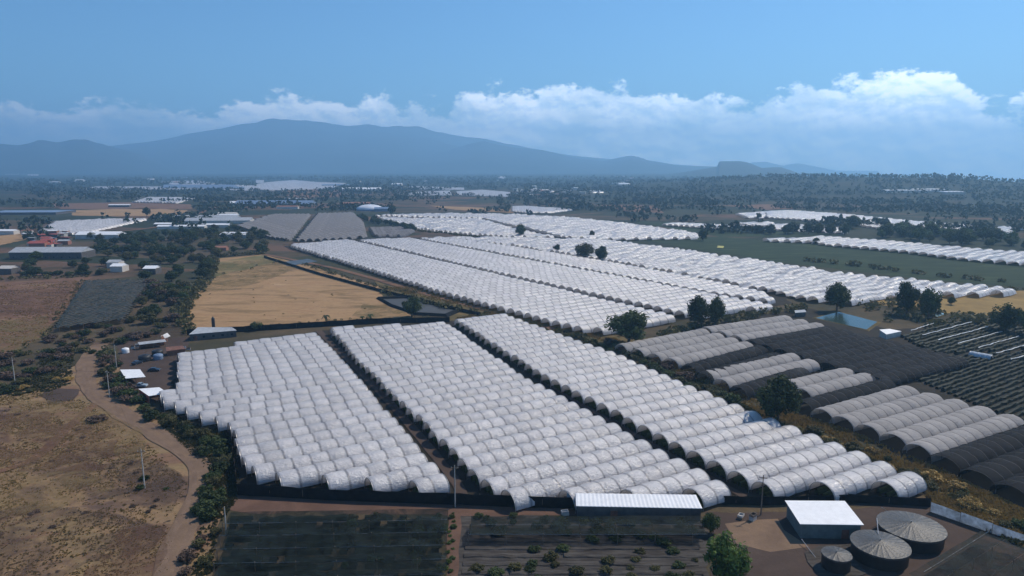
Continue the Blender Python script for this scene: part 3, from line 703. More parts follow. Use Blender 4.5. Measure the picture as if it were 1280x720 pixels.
scatter([(165, 396), (190, 354), (245, 360), (228, 385), (222, 400), (190, 412)], 34, ['dark_tree', 'olive_tree', 'dry_bush', 'olive_bush', 'green_tree'], (6, 12), (.6, .9), 'scrubby tree in the thicket between netted plot and straw field', 'tree', 'tree', 'scrubby trees by the netted plot')
scatter([(62, 418), (165, 400), (222, 402), (200, 418), (150, 430), (115, 442), (60, 444)], 34, ['dark_bush', 'olive_bush', 'dry_bush'], (4, 8), (.4, .7), 'low scrub bush below the netted plot', 'bush', 'bush', 'scrub below the netted plot')
scatter([(-60, 440), (25, 440), (60, 440), (98, 442), (88, 460), (60, 478), (20, 492), (-60, 490)], 46, ['dry_bush', 'dark_bush', 'olive_bush', 'dry_bush'], (4, 9), (.35, .6), 'grey brown scrub bush left of the dirt road', 'bush', 'bush', 'scrub left of the road')
scatter([(90, 474), (60, 470), (12, 488), (20, 494), (70, 488)], 9, ['gold_bush', 'olive_bush'], (3, 5), (.35, .5), 'pale clump left of the dirt road', 'bush', 'bush', 'pale clumps by the road')
along([(122, 440), (140, 462), (150, 500), (180, 505)], 3.4, 3, ['dark_bush', 'olive_bush', 'dark_bush', 'dry_bush'], (4, 7.5), (.55, .8), 'dark bush between the dirt road and the farm yard', 'bush', 'bush', 'bushes by the yard')
along([(165, 512), (200, 522), (235, 540), (262, 560), (275, 590), (272, 615)], 2.3, 3.2, ['dark_bush', 'olive_bush', 'olive_bush', 'dark_bush'], (3.2, 6.5), (.55, .85), 'green bush in the hedge left of the left block', 'bush', 'bush', 'hedge left of the left block')
along([(268, 615), (262, 640), (258, 655)], 2.0, 2.2, ['dark_bush', 'green_bush'], (3.5, 6.5), (.6, .9), 'big dark bush at the bend of the road', 'bush', 'bush', 'bushes at the road bend')
along([(252, 668), (250, 700), (245, 730)], 1.8, 3.0, ['dry_bush', 'dry_bush', 'olive_bush'], (2.4, 4.2), (.5, .7), 'leafless grey bush beside the lower road', 'bush', 'bush', 'dry bushes at lower road')
along([(480, 366), (560, 385), (640, 404), (700, 418), (760, 436), (820, 460)], 3.6, 3.6, ['olive_bush', 'dark_bush', 'gold_bush', 'olive_bush'], (3, 6), (.4, .65), 'low olive bush in the strip behind the right block', 'bush', 'stuff', 'bushes behind the right block')
along([(740, 428), (800, 446), (860, 478), (930, 505)], 2.6, 5.0, ['dark_bush', 'olive_bush', 'dry_bush', 'dark_bush'], (4, 7), (.45, .75), 'dense bush between the right block and the grey tunnels', 'bush', 'bush', 'bushes by the grey tunnels')
along([(960, 536), (1050, 560), (1150, 600), (1230, 640), (1300, 670)], 1.5, 5.5, ['gold_bush', 'olive_bush', 'dark_bush', 'gold_bush', 'olive_bush'], (2.8, 6), (.45, .75), 'scrubby bush on the overgrown bank at right', 'bush', 'bush', 'bushes on the right bank')
along([(820, 424), (860, 412), (930, 400), (975, 390), (1010, 385)], 3.0, 4.5, ['dark_bush', 'green_bush', 'olive_bush'], (4, 7.5), (.45, .7), 'green bush along the near end of the far strips', 'bush', 'stuff', 'hedge at the far strips')
scatter([(1060, 378), (1120, 380), (1180, 396), (1130, 410), (1100, 405), (1095, 392)], 24, ['dark_bush', 'green_bush', 'dark_bush'], (4, 8), (.45, .8), 'green bush around the pond', 'bush', 'stuff', 'bushes around the pond')
scatter([(1140, 412), (1200, 398), (1290, 400), (1290, 414), (1200, 408)], 22, ['dark_bush', 'dry_bush', 'olive_bush'], (4, 8), (.4, .7), 'bush between the golden field and the crop rows', 'bush', 'stuff', 'bushes above the crop rows')
along([(962, 293), (1000, 292), (1058, 294)], 9, 8, ['dark_tree'], (12, 18), (.7, .95), 'dark tree of the belt under the far white bands', 'tree', 'tree', 'tree belt centre right')
scatter([(1082, 288), (1150, 290), (1230, 297), (1272, 303), (1290, 312), (1230, 309), (1150, 303), (1085, 296)], 50, ['dark_tree', 'green_tree', 'dark_tree'], (11, 20), (.6, .95), 'dark tree of the wood beyond the far right tunnels', 'tree', 'tree', 'wood at far right')
along([(1000, 325), (1080, 334), (1160, 344), (1260, 354)], 8, 3, ['green_bush', 'olive_bush'], (6, 10), (.35, .5), 'green bush on the edge of the dark crop field', 'bush', 'stuff', 'bushes on the crop field edge')
along([(520, 289), (560, 292), (600, 297), (620, 298)], 6, 4, ['olive_bush', 'gold_bush', 'dark_tree'], (5, 7), (.3, .45), 'olive bush behind the far end of the white strips', 'bush', 'stuff', 'bushes behind the strips')
along([(448, 272), (470, 280), (500, 284), (515, 290)], 9, 6, ['dark_tree'], (8, 12), (.7, .9), 'dark tree between grey and white far tunnels', 'tree', 'tree', 'trees between far tunnels')
for k, (px, py) in enumerate([(181, 600), (176, 612), (208, 612), (196, 626), (192, 634), (186, 640), (164, 580), (170, 592)]):
    plant_px('dark_bush' if k < 3 else 'dry_bush', px, py, 12 if k < 2 else 8, 9 if k < 2 else 4, ['bush at the foot of the pasture pole, behind it', 'bush at the foot of the pasture pole, in front of it', 'greenish bush right of the pasture pole', 'flat dry clump near the dirt road', 'flat dry clump next to the wheel ruts', 'lowest flat dry clump below the pasture pole', 'small dark clump left above the pasture pole', 'small dark clump beside the pasture pole'][k], 'bush', 'bush')
plant_px('dry_bush', 122, 526, 26, 9, 'reddish dry bush in the fork of the dirt road', 'bush', 'bush')
scatter([(-80, 510), (100, 520), (170, 560), (200, 600), (200, 700), (-150, 720)], 45, ['dry_bush'], (1.0, 2.4), (.25, .4), 'small dark tuft scattered on the dry pasture', 'tuft', 'dry_tuft', 'tufts on the pasture')
for px, sp, sd_, wr_ in (([(234, 417), (222, 396), (240, 370), (262, 345), (266, 322), (330, 317)], 2.2, 4, (3, 7)), ([(378, 330), (484, 362), (520, 366)], 3, 2.5, (1.5, 4)), ([(265, 345), (300, 340), (345, 326)], 12, 5, (1, 3)), ([(105, 349), (62, 414), (20, 442)], 5, 2, (1.2, 3)), ([(0, 446), (60, 441), (130, 440)], 4, 3, (2, 4)), ([(300, 411), (420, 400), (540, 398)], 4, 2, (1.2, 2.6)), ([(1090, 378), (1180, 393), (1290, 399)], 4, 4, (2, 5)), ([(1110, 370), (1200, 367), (1290, 362)], 4, 3, (2, 4.5)), ([(0, 350), (110, 346)], 3, 4, (2, 5))):
    along(px, sp, sd_, ['x'], wr_, (.4, .8), '', 'x', 'stuff', 'x')
for k in range(70):
    px, py = random.uniform(-20, 470), random.uniform(325, 405)
    if inside((px, py), [(234, 412), (224, 396), (262, 347), (268, 326), (330, 320), (378, 333), (480, 364), (510, 395), (330, 407)]) : x, y = W(px, py); under(x, y, random.uniform(.5, 1.4), random.uniform(.2, .6))
tag(UG.build('undergrowth', M['leaf_olive']), 'low green undergrowth and hedges along the field edges further out', 'undergrowth', kind='stuff')
along([(22, 345), (70, 344), (128, 343)], 6, 2, ['dark_bush'], (6, 9), (.5, .7), 'dark bush in the row in front of the long grey hall', 'bush', 'bush', 'bushes in front of the grey hall')
along([(40, 331), (105, 330)], 7, 3, ['x'], (7, 10), (.6, .8), '', 'x', 'stuff', 'x') if False else None
# countless small growth
gr = MB()
def blades(poly, n, hgt, w):
    wp = [W(*p) for p in poly]; xs = [p[0] for p in wp]; ys = [p[1] for p in wp]; k = 0
    while k < n:
        x = random.uniform(min(xs), max(xs)); y = random.uniform(min(ys), max(ys))
        if not inside((x, y), wp): continue
        k += 1
        if mn.noise((x * .08, y * .08, 1)) < -.15 and random.random() < .8: continue
        for j in range(3):
            a = random.random() * 6.28; h = hgt * random.uniform(.4, 1.2); ww = w * random.uniform(.6, 1.3)
            cx, cy = x + random.uniform(-.4, .4), y + random.uniform(-.4, .4); dx, dy = math.cos(a) * ww, math.sin(a) * ww
            gr.face([(cx - dx, cy - dy, 0), (cx + dx, cy + dy, 0), (cx + dx * .6 + .1, cy + dy * .6, h), (cx - dx * .6 + .1, cy - dy * .6, h * .8)])
blades([(570, 398), (700, 410), (800, 440), (900, 492), (960, 525), (1150, 598), (1280, 655), (1280, 640), (1180, 590), (1060, 538), (940, 500), (820, 440), (640, 385)], 9000, .8, .35)
blades([(-60, 505), (60, 488), (100, 500), (190, 560), (240, 610), (205, 720), (-120, 760)], 9000, .3, .22)
blades([(0, 356), (105, 350), (60, 418), (0, 440)], 2500, .3, .35)
blades([(480, 360), (560, 380), (720, 412), (740, 418), (640, 392), (520, 358)], 2500, .7, .4)
blades([(1150, 606), (1170, 636), (1290, 690), (1380, 700), (1280, 640), (1180, 592)], 5000, 1.0, .35)
tag(gr.build('dry_grass', M['leaf_gold']), 'dry golden grass in the strips between tunnel blocks', 'grass', kind='stuff')
gr = MB(); blades([(-60, 505), (60, 488), (100, 500), (190, 560), (240, 610), (205, 720), (-120, 760)], 700, .25, .3); blades([(292, 545), (300, 618), (270, 660), (262, 720), (240, 720), (250, 640), (262, 590), (200, 530), (190, 512)], 3500, .5, .3)
blades([(60, 440), (92, 442), (88, 480), (60, 490), (10, 495)], 1500, .5, .4)
blades([(700, 415), (880, 480), (960, 525), (1150, 600), (1100, 590), (800, 450)], 3500, .9, .4)
tag(gr.build('weeds', M['leaf_olive']), 'olive weeds on the banks and along the dirt road', 'weeds', kind='stuff')
# far-off woods and tree belts, read as one mass
def forest():
    b = MB(); rr = random.Random(5)
    white = [Q1([(390, 182), (480, 172), (870, 172), (1280, 176), (1280, 190)]), [(462, 268), (715, 271), (874, 291), (868, 296), (545, 287)], Q4([(-10, 290), (100, 286), (760, 343), (1090, 368), (1000, 384), (700, 378), (-10, 324)]), Q4([(-10, 353), (390, 378), (380, 398), (-10, 381)]), Q4([(-10, 420), (240, 414), (1400, 502), (1400, 566), (-10, 438)]), Q4([(1080, 390), (1150, 366), (1270, 376), (1180, 404)]),
        Q2([(0, 140), (450, 152), (380, 185), (0, 192)]), Q2([(700, 212), (780, 200), (970, 190), (1130, 186), (1270, 198), (1265, 223)]), Q3([(0, 268), (305, 284), (190, 300), (0, 294)]), Q3([(740, 356), (810, 348), (1210, 368), (1050, 381)]), Q3([(1110, 350), (1300, 344), (1300, 368)]), Q3([(1120, 304), (1300, 292), (1300, 324)]), Q1([(200, 390), (280, 340), (735, 330), (400, 404)]), Q1([(665, 247), (740, 222), (975, 224), (880, 253)]), Q1([(0, 332), (60, 288), (345, 284), (240, 330)]), Q1([(370, 320), (370, 288), (950, 290), (950, 325)]), [(290, 282), (340, 265), (456, 264), (458, 296), (340, 299)], [(790, 299), (900, 294), (1300, 330), (1300, 360), (960, 326)], Q1([(350, 255), (1000, 255), (960, 300), (350, 318)]), [(455, 262), (880, 285), (880, 300), (455, 300)]]
    def tree(x, y, s, dens=7):
        z = ground_z(x, y); h = s * rr.uniform(.7, 1.1)
        for k in range(dens):
            d = rnd_dir(rr); p = Vector((x + d.x * s * .35, y + d.y * s * .35, z + h * (.5 + .38 * d.z)))
            n = rnd_dir(rr); u = n.cross(rnd_dir(rr)).normalized() * s * .26; w = n.cross(u).normalized() * s * .2
            b.face([tuple(p - u), tuple(p + w), tuple(p + u), tuple(p - w)])
    n = 0
    while n < 9000:
        d = 430 * math.exp(rr.random() * math.log(5200 / 430)); a = rr.uniform(-.72, .72); x, y = d * math.sin(a), d * math.cos(a)
        px, py = proj(x, y)
        if py > 292 and not (py < 300 and px < 300): continue
        nz = mn.noise((x * .0045, y * .009, 0)) + .5 * mn.noise((x * .02, y * .02, 2))
        lim = .22 if d < 1500 else .1
        if px > 850 and d > 1350: lim = .0
        if nz < lim: continue
        if any(inside((px, py), w) for w in white): continue
        n += 1; tree(x, y, rr.uniform(6, 11) * (1 + d / 5000), 9 if d < 1200 else 6)
    # belts along field edges
    belts = [Q1([(60, 200), (320, 195), (640, 190), (860, 205), (1280, 215)]), Q1([(1000, 240), (1280, 250)]), Q2([(0, 215), (250, 215), (430, 225)]), Q2([(430, 200), (700, 210), (720, 235), (1270, 238)]), Q3([(0, 235), (300, 225), (560, 240), (830, 285), (1280, 300)]), Q3([(330, 275), (500, 300), (640, 340), (880, 345)]), Q3([(870, 395), (1280, 410)]), Q4([(0, 275), (300, 290), (700, 320), (1280, 350)]), Q4([(200, 355), (400, 368), (500, 360), (760, 372)]), Q4([(700, 320), (1280, 322)]), Q2([(380, 130), (640, 135), (1280, 165)]), Q1([(0, 150), (600, 150), (1280, 130)]), Q3([(0, 165), (600, 190), (1280, 240)]), Q4([(0, 240), (640, 265), (1280, 290)])]
    for bl in belts:
        for (p0, p1) in zip(bl, bl[1:]):
            a = W(*p0); c = W(*p1); L = math.dist(a, c)
            for k in range(int(L / 7)):
                s = rr.random(); o = rr.gauss(0, 9)
                if mn.noise((s * L * .01 + p0[0], 0, 0)) < -.1: continue
                tree(a[0] + (c[0] - a[0]) * s + o, a[1] + (c[1] - a[1]) * s + rr.gauss(0, 9), rr.uniform(6, 11), 9)
    # skyline trees on the right ridge
    for px in (1097, 1100, 1106, 1113, 1152, 1157, 1163, 1169, 1170, 1172, 1186, 1190, 1199, 1211, 1230, 1262, 1136):
        X, Y, _ = ray(px, 222); l = math.hypot(X, Y)
        for k in range(2): tree(X / l * 2850 + rr.uniform(-10, 10), Y / l * 2850, rr.uniform(9, 20), 8)
    tag(b.build('far_woods', M['leaf_far']), 'far-off woods and tree belts across the plain and ridge', 'woods', kind='stuff')
forest()

# ------------------------------------------------------------------ netted plots, crop rows
def rowfield(name, label, px, th, pitch, h, w, mat, cat, gap=.0, z0=0, step=1.6, rough=.35):
    rows, g = clip_rows([W(*p) for p in px], th, pitch, 3); b = MB()
    for v, a, c in rows:
        u = a; prev = None
        while u < c:
            hh = h * random.uniform(1 - rough, 1 + rough); ww = w * random.uniform(.75, 1.2); o = random.uniform(-.1, .1)
            sec = [(*g(u, v + o - ww), z0), (*g(u, v + o - ww * .7), z0 + hh * .8), (*g(u, v + o), z0 + hh), (*g(u, v + o + ww * .7), z0 + hh * .75), (*g(u, v + o + ww), z0)]
            if prev and random.random() > gap: b.grid([prev, sec])
            prev = sec; u += step
    return tag(b.build(name, mat, smooth=False), label, cat, kind='stuff')
rowfield('crop_rows', 'dense dark crop rows at the right edge', [(1121, 466), (1190, 446), (1290, 440), (1420, 450), (1420, 560), (1300, 530), (1262, 524)], 33, 2.6, 1.3, .75, M['crop'], 'crop')
rowfield('crop_rows', 'dark crop rows below the golden field', [(1125, 421), (1200, 404), (1320, 412), (1400, 440), (1290, 438), (1190, 444), (1160, 440)], 33, 3.2, 1.4, .9, M['crop'], 'crop')
rowfield('crop_rows', 'leafy crop rows beneath the lower left net', [(290, 648), (556, 648), (552, 780), (262, 780)], 2, 2.8, 1.1, .7, M['crop'], 'crop', .1)
rowfield('crop_rows', 'netted rows behind the brown field at left', [(108, 352), (190, 351), (158, 399), (70, 410)], 78, 3.0, 1.5, .8, M['crop'], 'crop', 0)
wl = MB()
for p0, p1 in (((1138, 418), (1168, 408)), ((1152, 424), (1214, 407)), ((1172, 430), (1234, 413)), ((1196, 435), (1252, 419)), ((1222, 440), (1273, 425)), ((1244, 447), (1290, 434)), ((1262, 455), (1310, 442))):
    a = W(*p0); c = W(*p1); n = 14; d = Vector((c[0] - a[0], c[1] - a[1], 0)).normalized(); nn = Vector((-d.y, d.x, 0)) * .3
    rows = []
    for i in range(n + 1):
        p = Vector((a[0] + (c[0] - a[0]) * i / n, a[1] + (c[1] - a[1]) * i / n, 2.0 + random.uniform(-.2, .2))); rows.append([tuple(p - nn * random.uniform(.6, 1.3)), tuple(p + Vector((0, 0, .15))), tuple(p + nn * random.uniform(.6, 1.3))])
    e = MB(); e.grid(rows); o = e.build('rolled_film', M['tarp'], smooth=True)
    tag(o, 'pale strip of rolled plastic lying along the dark crop rows', 'plastic strip', 'rolled plastic strips over crop rows')
def net_canopy(name, label, px, th, pitch, z, mat, wirecol, postgap=8, wr=.02):
    poly = [W(*p, z) for p in px]; t = empty(name, (0, 0, 0)); tag(t, label, 'net canopy')
    rows, g = clip_rows(poly, th, pitch, 4); b = MB(); wm = MB(); pm = []
    for (v, a, c) in rows:
        n = max(2, int((c - a) / 1.6)); rr_ = []; ph = random.random() * 50
        for i in range(n + 1):
            u = a + (c - a) * i / n; row = []
            for j in range(5):
                s = j / 4; row.append((*g(u, v - pitch / 2 + pitch * s), z - .55 * math.sin(math.pi * s) + .8 * mn.noise((u * .22, j * .5 + v * .2, ph)) * (1 if 0 < j < 4 else .35) + random.uniform(-.05, .05)))
            rr_.append(row)
        b.grid(rr_)
        wm.tube([(*g(a, v - pitch / 2), z + .05), (*g((a + c) / 2, v - pitch / 2), z - .05), (*g(c, v - pitch / 2), z + .05)], wr, n=4)
        u = a
        while u <= c: pm.append(g(u, v - pitch / 2)); u += postgap
    b.build('net', mat, t, True); wm.build('wire', wirecol, t)
    pb = MB(); pb.tube([(0, 0, 0), (0, 0, z + .25)], .07, n=5); pme = pb.mesh('post', M['post'])
    for p in pm[:95]: child('post', pme, t, (p[0], p[1], 0))
    return t
def shade(name, col, transp, sc):
    t = NT(name); v = t.coord(); n_ = t.noise(sc, 5, .7, v, 1)
    c = t.mix(t.ramp(n_, [(.35, 0), (.7, 1)]), [x * .5 for x in col], [x * 1.6 for x in col])
    return t.bsdf(c, .8, None, 0, .2, .15, None, t.ramp(t.noise(sc * .35, 6, .7, v, 1.0), [(.38, transp * .4), (.5, transp), (.62, min(.95, transp * 2.4))]))
M['shade'] = shade('lower_shade_net', (.009, .015, .012), .3, .4)
net_canopy('net_canopy', 'dark shade net stretched over the lower left crops', [(286, 634), (560, 632), (556, 760), (260, 760)], 2, 5.2, 2.8, M['shade'], M['hoop'])
net_canopy('net_canopy', 'dark net canopy at the lower right corner', [(1165, 700), (1240, 668), (1330, 700), (1330, 780), (1130, 760)], 33, 4.5, 2.4, M['shade'], M['post'])
net_canopy('net_canopy', 'dark net over the strip below the long white roof', [(590, 641), (718, 641), (880, 650), (882, 668), (586, 664)], 0, 4.0, 2.4, M['shade'], M['hoop'])
M['plotnet'] = shade('plot_net', (.035, .045, .045), .12, .3)
net_canopy('net_canopy', 'grey green net over the square plot at left', [(108, 350), (188, 349), (156, 398), (70, 409)], 78, 3.4, 2.8, M['plotnet'], M['post'], 14, .07)
scatter([(590, 662), (880, 662), (880, 740), (580, 740)], 40, ['dark_bush', 'olive_bush'], (1.8, 4.2), (.4, .7), 'dark shrub scattered over the grey planting beds', 'shrub', 'shrub', 'shrubs on the grey beds')
scatter([(590, 645), (880, 652), (880, 672), (586, 662)], 26, ['dark_bush'], (2.0, 3.6), (.5, .7), 'dark shrub in the shade band below the long roof', 'shrub', 'shrub', 'shrubs below the long roof')
scatter([(420, 650), (556, 648), (552, 735), (430, 735)], 34, ['olive_bush', 'green_bush'], (1.5, 3.2), (.9, 1.3), 'yellow green shrub pushing through the lower net', 'shrub', 'shrub', 'shrubs in the lower net')
rowfield('planting_beds', 'low grey beds running across the bottom field', [(585, 660), (880, 660), (884, 770), (570, 770)], 0, 3.0, .35, 1.0, S_greysoil, 'beds', .05)
along([(566, 642), (562, 700), (560, 730)], 1.6, .6, ['green_bush'], (.9, 1.8), (.5, .8), 'small green clump along the narrow footpath', 'clump', 'bush', 'clumps on the footpath')

# ------------------------------------------------------------------ fences
def fence(px, h, mat, label, postgap=7, name='net_fence', lean=.15, world=None):
    pts = world or [W(*p) for p in px]; o = pts[0]; t = empty(name, (o[0], o[1], 0)); tag(t, label, 'fence')
    b = MB(); rows = []; posts = []
    for a, c in zip(pts, pts[1:]):
        L = math.dist(a, c); n = max(1, int(L / 3.0)); nn = (-(c[1] - a[1]) / L, (c[0] - a[0]) / L)
        for i in range(n + 1):
            s = i / n; x = a[0] + (c[0] - a[0]) * s - o[0]; y = a[1] + (c[1] - a[1]) * s - o[1]; w = random.uniform(-lean, lean)
            rows.append([(x, y, 0), (x + nn[0] * w, y + nn[1] * w, h * .5), (x, y, h * random.uniform(.93, 1.05))])
        m = max(1, int(L / postgap))
        posts += [(a[0] + (c[0] - a[0]) * i / m - o[0], a[1] + (c[1] - a[1]) * i / m - o[1]) for i in range(m + 1)]
    b.grid(rows); b.build('net', mat, t, True)
    pb = MB(); pb.tube([(0, 0, 0), (0, 0, h + .15)], .06, n=5); pme = pb.mesh('post', M['post'])
    for p in posts[:95]: child('post', pme, t, (p[0], p[1] + .09, 0))
    return t
fence([(297, 619), (420, 626), (560, 631), (640, 634), (716, 636)], 3.0, M['blacknet'], 'black net fence under the near ends of left and middle blocks')
fence([(880, 630), (960, 632), (1060, 628), (1163, 634)], 2.2, M['blacknet'], 'black net fence between the right block and the tank yard')
fence([(224, 450), (224, 506)], 2.6, M['blacknet'], 'black net fence between farm yard and left block')
fence([(288, 545), (297, 619)], 2.8, M['blacknet'], 'black net fence along the hedge side of the left block')
fence([(234, 419), (330, 413), (410, 408), (480, 404), (562, 403)], 2.8, M['blacknet'], 'long black net fence behind the left and middle blocks')
fence([(330, 322), (400, 344), (480, 366), (560, 386), (600, 395)], 2.0, M['blacknet'], 'black net fence beside the track of the far strips')
fence([(1163, 640), (1200, 653), (1240, 667), (1290, 685)], 2.4, M['tarp'], 'crinkled pale plastic sheet fence at the lower right', 5, 'sheet_fence', .35)
fence([(282, 640), (272, 690), (262, 760)], 2.4, M['hoop'], 'thin wire and post edge of the lower left net', 6, 'wire_fence') if False else None
# ------------------------------------------------------------------ ponds
def water_mat(name, a, b_, rough):
    t = NT(name); v = t.coord(); c = t.mix(t.noise(.12, 4, .6, v), a, b_)
    return t.bsdf(c, rough, t.bump(t.noise(1.2, 3, .5, v), .15, .05), 0, .3)
def basin(px, name, label, lip, rim, water, zrim=1.2):
    outer = [W(*p, zrim) for p in px]; cx = sum(p[0] for p in outer) / len(outer); cy = sum(p[1] for p in outer) / len(outer)
    def ring(k, z): return [(cx + (p[0] - cx) * k, cy + (p[1] - cy) * k, z) for p in outer + outer[:1]]
    t = empty(name, (0, 0, 0)); tag(t, label, 'pond')
    b = MB(); b.grid([ring(1.10, .05), ring(1.03, zrim), ring(1, zrim), ring(.95, .30)]); b.build('bank', rim, t)
    b = MB(); b.face(ring(.965, .33)[:-1]); w = b.build('water', water, t)
    if w.data.polygons[0].normal.z < 0: w.data.flip_normals()
basin([(1018, 397), (1048, 389), (1098, 402), (1084, 412)], 'pond', 'blue water pond beyond the grey net tunnels', 0, S_corr, water_mat('pond_water', (.02, .04, .035), (.035, .06, .05), .18), .45)
basin([(474, 371), (512, 370), (573, 385), (556, 392), (520, 390), (490, 380)], 'reservoir', 'black lined reservoir beside the straw field', 0, M['blacknet'], water_mat('liner_water', (.03, .033, .035), (.09, .095, .10), .75), 1.5)
basin([(1150, 389), (1168, 386), (1184, 392), (1172, 396)], 'pond', 'small pale water tank pond right of the tree pair', 0, S_corr, water_mat('small_water', (.25, .36, .38), (.3, .42, .44), .1), .6)
patch('tarp_sheet', 'blue grey sheets lying at the top of the straw field', [(352, 328), (385, 324), (398, 327), (362, 333)], M['plotnet0'], .3, kind=None)
bpy.data.objects['tarp_sheet']['category'] = 'sheet'

# ------------------------------------------------------------------ buildings
def sheet_shed(name, label, corners, zb, zf, walls, roofm, wallm, rib=True, door=None, cat='shed', inset=.3, windows=0):
    """corners of the roof in px: back left, back right, front right, front left"""
    bl, br = W(*corners[0], zb), W(*corners[1], zb); fr, fl = W(*corners[2], zf), W(*corners[3], zf)
    o = ((bl[0] + br[0] + fr[0] + fl[0]) / 4, (bl[1] + br[1] + fr[1] + fl[1]) / 4)
    L = [Vector((p[0] - o[0], p[1] - o[1], 0)) for p in (bl, br, fr, fl)]; t = empty(name, (*o, 0)); tag(t, label, cat)
    b = MB(); n = 60 if rib else 8; top = []; bot = []; rows = [[], [], [], []]
    for i in range(n + 1):
        s = i / n; zz = .05 * (i % 2) if rib else 0
        p = L[0].lerp(L[1], s); q_ = L[3].lerp(L[2], s)
        rows[0].append((p.x, p.y, zb + zz - .12)); rows[1].append((p.x, p.y, zb + zz)); rows[2].append((q_.x, q_.y, zf + zz)); rows[3].append((q_.x, q_.y, zf + zz - .12))
    b.grid(rows, flip=False); b.build('roof', roofm, t)
    c = sum(L, Vector()) / 4; I = [v.lerp(c, 0) + (c - v).normalized() * inset for v in L]
    if walls:
        b = MB()
        for k in walls:
            a, d = I[k], I[(k + 1) % 4]; za = (zb if k in (0, 1) else zf) - .15; zd = (zb if (k + 1) % 4 in (0, 1) else zf) - .15
            b.face([(a.x, a.y, 0), (d.x, d.y, 0), (d.x, d.y, zd), (a.x, a.y, za)])
        b.build('wall', wallm, t)
    else:
        pass
    pb = MB(); pb.box(-.08, .08, -.08, .08, 0, 1); pme = pb.mesh('post', M['post'])
    nfront = max(2, int((I[2] - I[3]).length / 4))
    if not walls or 2 not in walls:
        for i in range(nfront + 1):
            p = I[3].lerp(I[2], i / nfront); child('post', pme, t, (p.x, p.y, 0), 0, (1, 1, zf - .1))
    f = (I[2] - I[3]); u = f.normalized(); nrm = Vector((u.y, -u.x, 0))
    def panel(nm, s, w, z0, z1, m, sub=None):
        p = I[3] + u * (f.length * s) + nrm * .06; b = MB(); e = u * w / 2
        P0, P1 = p - e, p + e; k = nrm * .05
        b.face([(P0.x + k.x, P0.y + k.y, z0), (P1.x + k.x, P1.y + k.y, z0), (P1.x + k.x, P1.y + k.y, z1), (P0.x + k.x, P0.y + k.y, z1)])
        for A_, B_ in ((P0, P0 + k), (P1 + k, P1)): b.face([(A_.x, A_.y, z0), (B_.x, B_.y, z0), (B_.x, B_.y, z1), (A_.x, A_.y, z1)])
        b.face([(P0.x, P0.y, z1), (P0.x + k.x, P0.y + k.y, z1), (P1.x + k.x, P1.y + k.y, z1), (P1.x, P1.y, z1)])
        return b.build(nm, m, t)
    if door: panel('door', door, 1.6, .02, 2.2, M['rust'])
    for i in range(windows): panel('window', (i + .5) / windows, 1.1, 1.0, 2.0, M['glass'])
    return t
sheet_shed('long_shed', 'long low shed with a bright ribbed white roof below the middle block', [(719.5, 616.5), (870, 618.5), (878, 635.5), (720, 632.5)], 4.0, 3.2, [2, 3, 1, 0], M['roof_white'], M['wall_dark'], door=.3)
sheet_shed('storage_shed', 'boxy shed with a flat white roof beside the round tanks', [(981, 625.5), (1056, 626), (1080, 656), (1000, 655)], 4.0, 3.6, [0, 1, 2, 3], M['roof_white'], M['wall_green'], False, door=.75, inset=.6)
sheet_shed('farm_house', 'long farm house with a pale sheet roof behind the yard', [(247, 409), (290, 409), (296, 413), (236, 418)], 4.2, 3.2, [0, 1, 2, 3], M['roof_grey'], M['wall_dark'], windows=5, door=.12, cat='house')
sheet_shed('open_shelter', 'square white roof shelter left of the farm yard', [(150, 462), (175, 461.5), (182, 471), (157, 473)], 3.4, 2.8, [0, 3], M['roof_white'], M['rust'], False, cat='shelter')
sheet_shed('open_shelter', 'white roof shelter touching the corner of the left block', [(173, 486), (199, 484), (210, 491), (186, 495)], 3.4, 2.8, [0, 3], M['roof_white'], M['red'], False, cat='shelter')
sheet_shed('lean_to', 'small grey lean-to behind the black tanks', [(207, 434), (228, 432), (232, 436), (208, 439)], 2.8, 2.3, [0, 1, 2, 3], M['rust'], M['rust'])
sheet_shed('lean_to', 'low rusty roof left of the farm house', [(172, 428), (206, 424), (208, 427), (174, 431)], 2.8, 2.3, [0, 3], M['roof_grey'], M['rust'])
sheet_shed('lean_to', 'tilted bright sheet roof in the yard corner', [(201, 420), (209, 416), (213, 420), (203, 424)], 4.2, 2.3, [0], M['roof_white'], M['rust'])
sheet_shed('pump_house', 'white roofed hut right of the pond', [(1099, 412), (1112, 411), (1127, 414), (1108, 418)], 3.4, 2.6, [0, 1, 2, 3], M['roof_white'], M['wall_pale'], False)
sheet_shed('pump_house', 'dark flat roofed hut left of the pond', [(993, 388), (1006, 387), (1008, 390), (994, 391)], 2.8, 2.6, [0, 1, 2, 3], M['roof_grey'], M['wall_dark'], False)
def film_roll(x0, y0, x1, y1, label):
    a = W(x0, y0, 1.6); c = W(x1, y1, 1.6); t = empty('covered_shelter', ((a[0] + c[0]) / 2, (a[1] + c[1]) / 2, 0), math.atan2(c[1] - a[1], c[0] - a[0])); tag(t, label, 'shelter')
    L = math.dist(a, c); child('cover', cover_mesh(L, 1.9, .9, 1.5, 4, 3, 8, 77, .6, 'tarp'), t); child('hoop', HOOP, t, (-L / 2, 0, 0), 0, (1, .53, .6)); child('hoop', HOOP, t, (L / 2, 0, 0), 0, (1, .53, .6))
film_roll(1213, 441, 1240, 446, 'short pale blue covered shelter among the crop rows')
film_roll(1102, 472, 1123, 477, 'short pale covered shelter behind the row of five')
